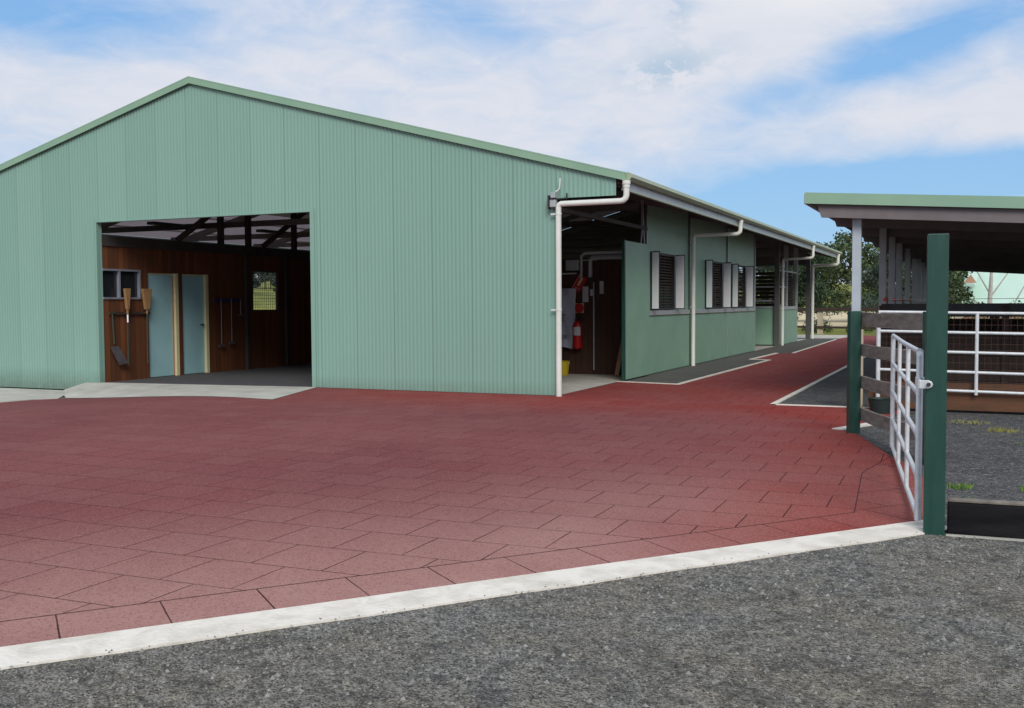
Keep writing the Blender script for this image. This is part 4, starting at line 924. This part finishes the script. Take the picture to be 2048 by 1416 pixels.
tree('pine_tree', 1.2, 52.0, 4.9, 2.4, 'leaf_blue', 'bluish pine rising left of the first stable post', 13, n_cl=150, leaf=.26, low=.2)
tree('pine_tree', 3.6, 58.0, 5.2, 2.8, 'leaf_dark', 'tall dark pine seen between the first two stable posts', 14, n_cl=150, leaf=.28, low=.15)
tree('broad_tree', -2.0, 66.0, 5.8, 3.6, 'leaf_mid', 'round green tree whose top clears the barn gutter end', 15, 'round', n_cl=170, leaf=.32)
tree('broad_tree', 1.6, 72.0, 5.4, 4.4, 'leaf_blue', 'grey green tree filling the gap between barn and stable', 16, 'round', n_cl=170, leaf=.34)
tree('broad_tree', 4.7, 44.0, 4.6, 2.0, 'leaf_mid', 'light green bushy tree left of the mint roofed house', 17, 'round', n_cl=120, leaf=.22, low=.1)
tree('broad_tree', 6.0, 80.0, 9.0, 4.0, 'leaf_dark', 'dark broad tree behind the mint roofed house', 18, 'round', n_cl=120, leaf=.36)
tree('broad_tree', -7.5, 70.0, 5.0, 4.2, 'leaf_dark', 'dark tree behind the rail fence left of the barn end', 19, 'round', n_cl=130, leaf=.34)
tree('broad_tree', -12.5, 62.0, 6.2, 3.6, 'leaf_mid', 'mid green tree glimpsed through the open end stall', 20, 'round', n_cl=120, leaf=.34)
for i, (x, y, h_) in enumerate(((-101, 120, 5.5), (-120.4, 150, 6.5), (-88.8, 110, 4.5), (-141, 175, 7.5))):
    tree('broad_tree', x, y, h_, h_*.5, 'leaf_blue', ('grey green paddock tree seen at the left of the mesh window', 'taller grey paddock tree high on the slope in the mesh window', 'low paddock tree at the right of the mesh window', 'farthest paddock tree on the ridge in the mesh window')[i], 30+i, 'round', z0=hill(x, y), n_cl=50, leaf=.8)
bt = empty('bare_tree', (8.6, 50, 0), 'pale leafless forked tree standing before the mint roof', 'tree')
tr = MB(); x, y = 7.0, 46.0
tr.tube([(x, y, 0), (x, y, 1.6), (x+.05, y, 3.0), (x+.08, y, 5.5)], [.16, .12, .08, .02], 8)
for a in (((x, y, 1.9), (x-.8, y, 3.4), (x-1.5, y, 4.4)), ((x, y, 1.7), (x+.9, y, 3.1), (x+1.6, y, 4.6)), ((x+1.1, y, 1.2), (x+1.7, y, 2.4), (x+2.2, y, 3.6)), ((x-.1, y, 1.2), (x-1.8, y, 2.0), (x-2.4, y, 2.8))):
    tr.tube(a, [.05, .03, .01], 6)
link('trunk', tr, 'palebark', bt, smooth=True)
hs = empty('house', (9, 64, 0), 'low house with large mint green roof and tan gable seen under the stable roof', 'house')
link('wall', MB().box(5.6, 16, 58, 68, -.05, 1.5), 'brick', hs)
link('roof', MB().quad((4.9, 57, 1.35), (17, 57, 1.35), (17, 63, 4.9), (7.0, 63, 4.9)).quad((17, 69, 1.35), (4.9, 69, 1.35), (7.0, 63, 4.9), (17, 63, 4.9)).quad((4.9, 57, 1.25), (17, 57, 1.25), (17, 57, 1.35), (4.9, 57, 1.35)), 'mint', hs)
link('gable', MB().prism([(4.9, 57, 1.33), (5.3, 59.5, 3.9), (6.6, 60.4, 3.9), (6.3, 57.2, 2.5)], (0, .1, 0)), 'mint', hs)
gg = MB().prism([(5.6, 56.6, 2.7), (6.35, 56.6, 2.7), (6.0, 56.6, 3.25)], (0, .3, 0)); link('gable_end', gg, 'brick', hs)
# low shrubs and leaf clumps along the far side of the stable
def shrub(x, y, r, lm, lb, seed, z0=0):
    rg = random.Random(seed); lf = MB()
    for i in range(520):
        d = Vector((rg.gauss(0, 1), rg.gauss(0, 1), abs(rg.gauss(0, 1)))); d = d/d.length*rg.random()**.4; p_ = Vector((x, y, z0))+Vector((d.x*r, d.y*r, d.z*r*.9+.05)); s_ = rg.uniform(.06, .16)
        u = Vector((rg.gauss(0, 1), rg.gauss(0, 1), rg.gauss(.5, .8))).normalized(); v = u.cross(Vector((rg.gauss(0, 1), rg.gauss(0, 1), rg.gauss(0, 1)))).normalized()
        lf.quad(p_-u*s_*.5, p_+v*s_*.4, p_+u*s_*.6, p_-v*s_*.4)
    e = empty('shrub', (x, y, z0), lb, 'shrub', 'shrubs beyond the yard'); link('foliage', lf, lm, e, fix=False)
    link('stem', MB().tube([(x, y, z0-.05), (x+.05, y, z0+r*.5)], .03, 6), 'bark', e)
shrub(-.9, 37.2, .8, 'leaf_mid', 'low shrub beneath the feathery pine behind the rail fence', 41)
shrub(1.1, 38.0, .75, 'leaf_mid', 'round shrub right of the cream fence post', 42)
shrub(-3.2, 37, .7, 'leaf_dark', 'dark shrub near the mint green tank', 43)
shrub(8.3, 40, 1.7, 'leaf_mid', 'bushy shrub right of the bare tree', 45)
shrub(6.1, 40, 1.75, 'leaf_mid', 'bushy shrub left of the bare tree', 46)
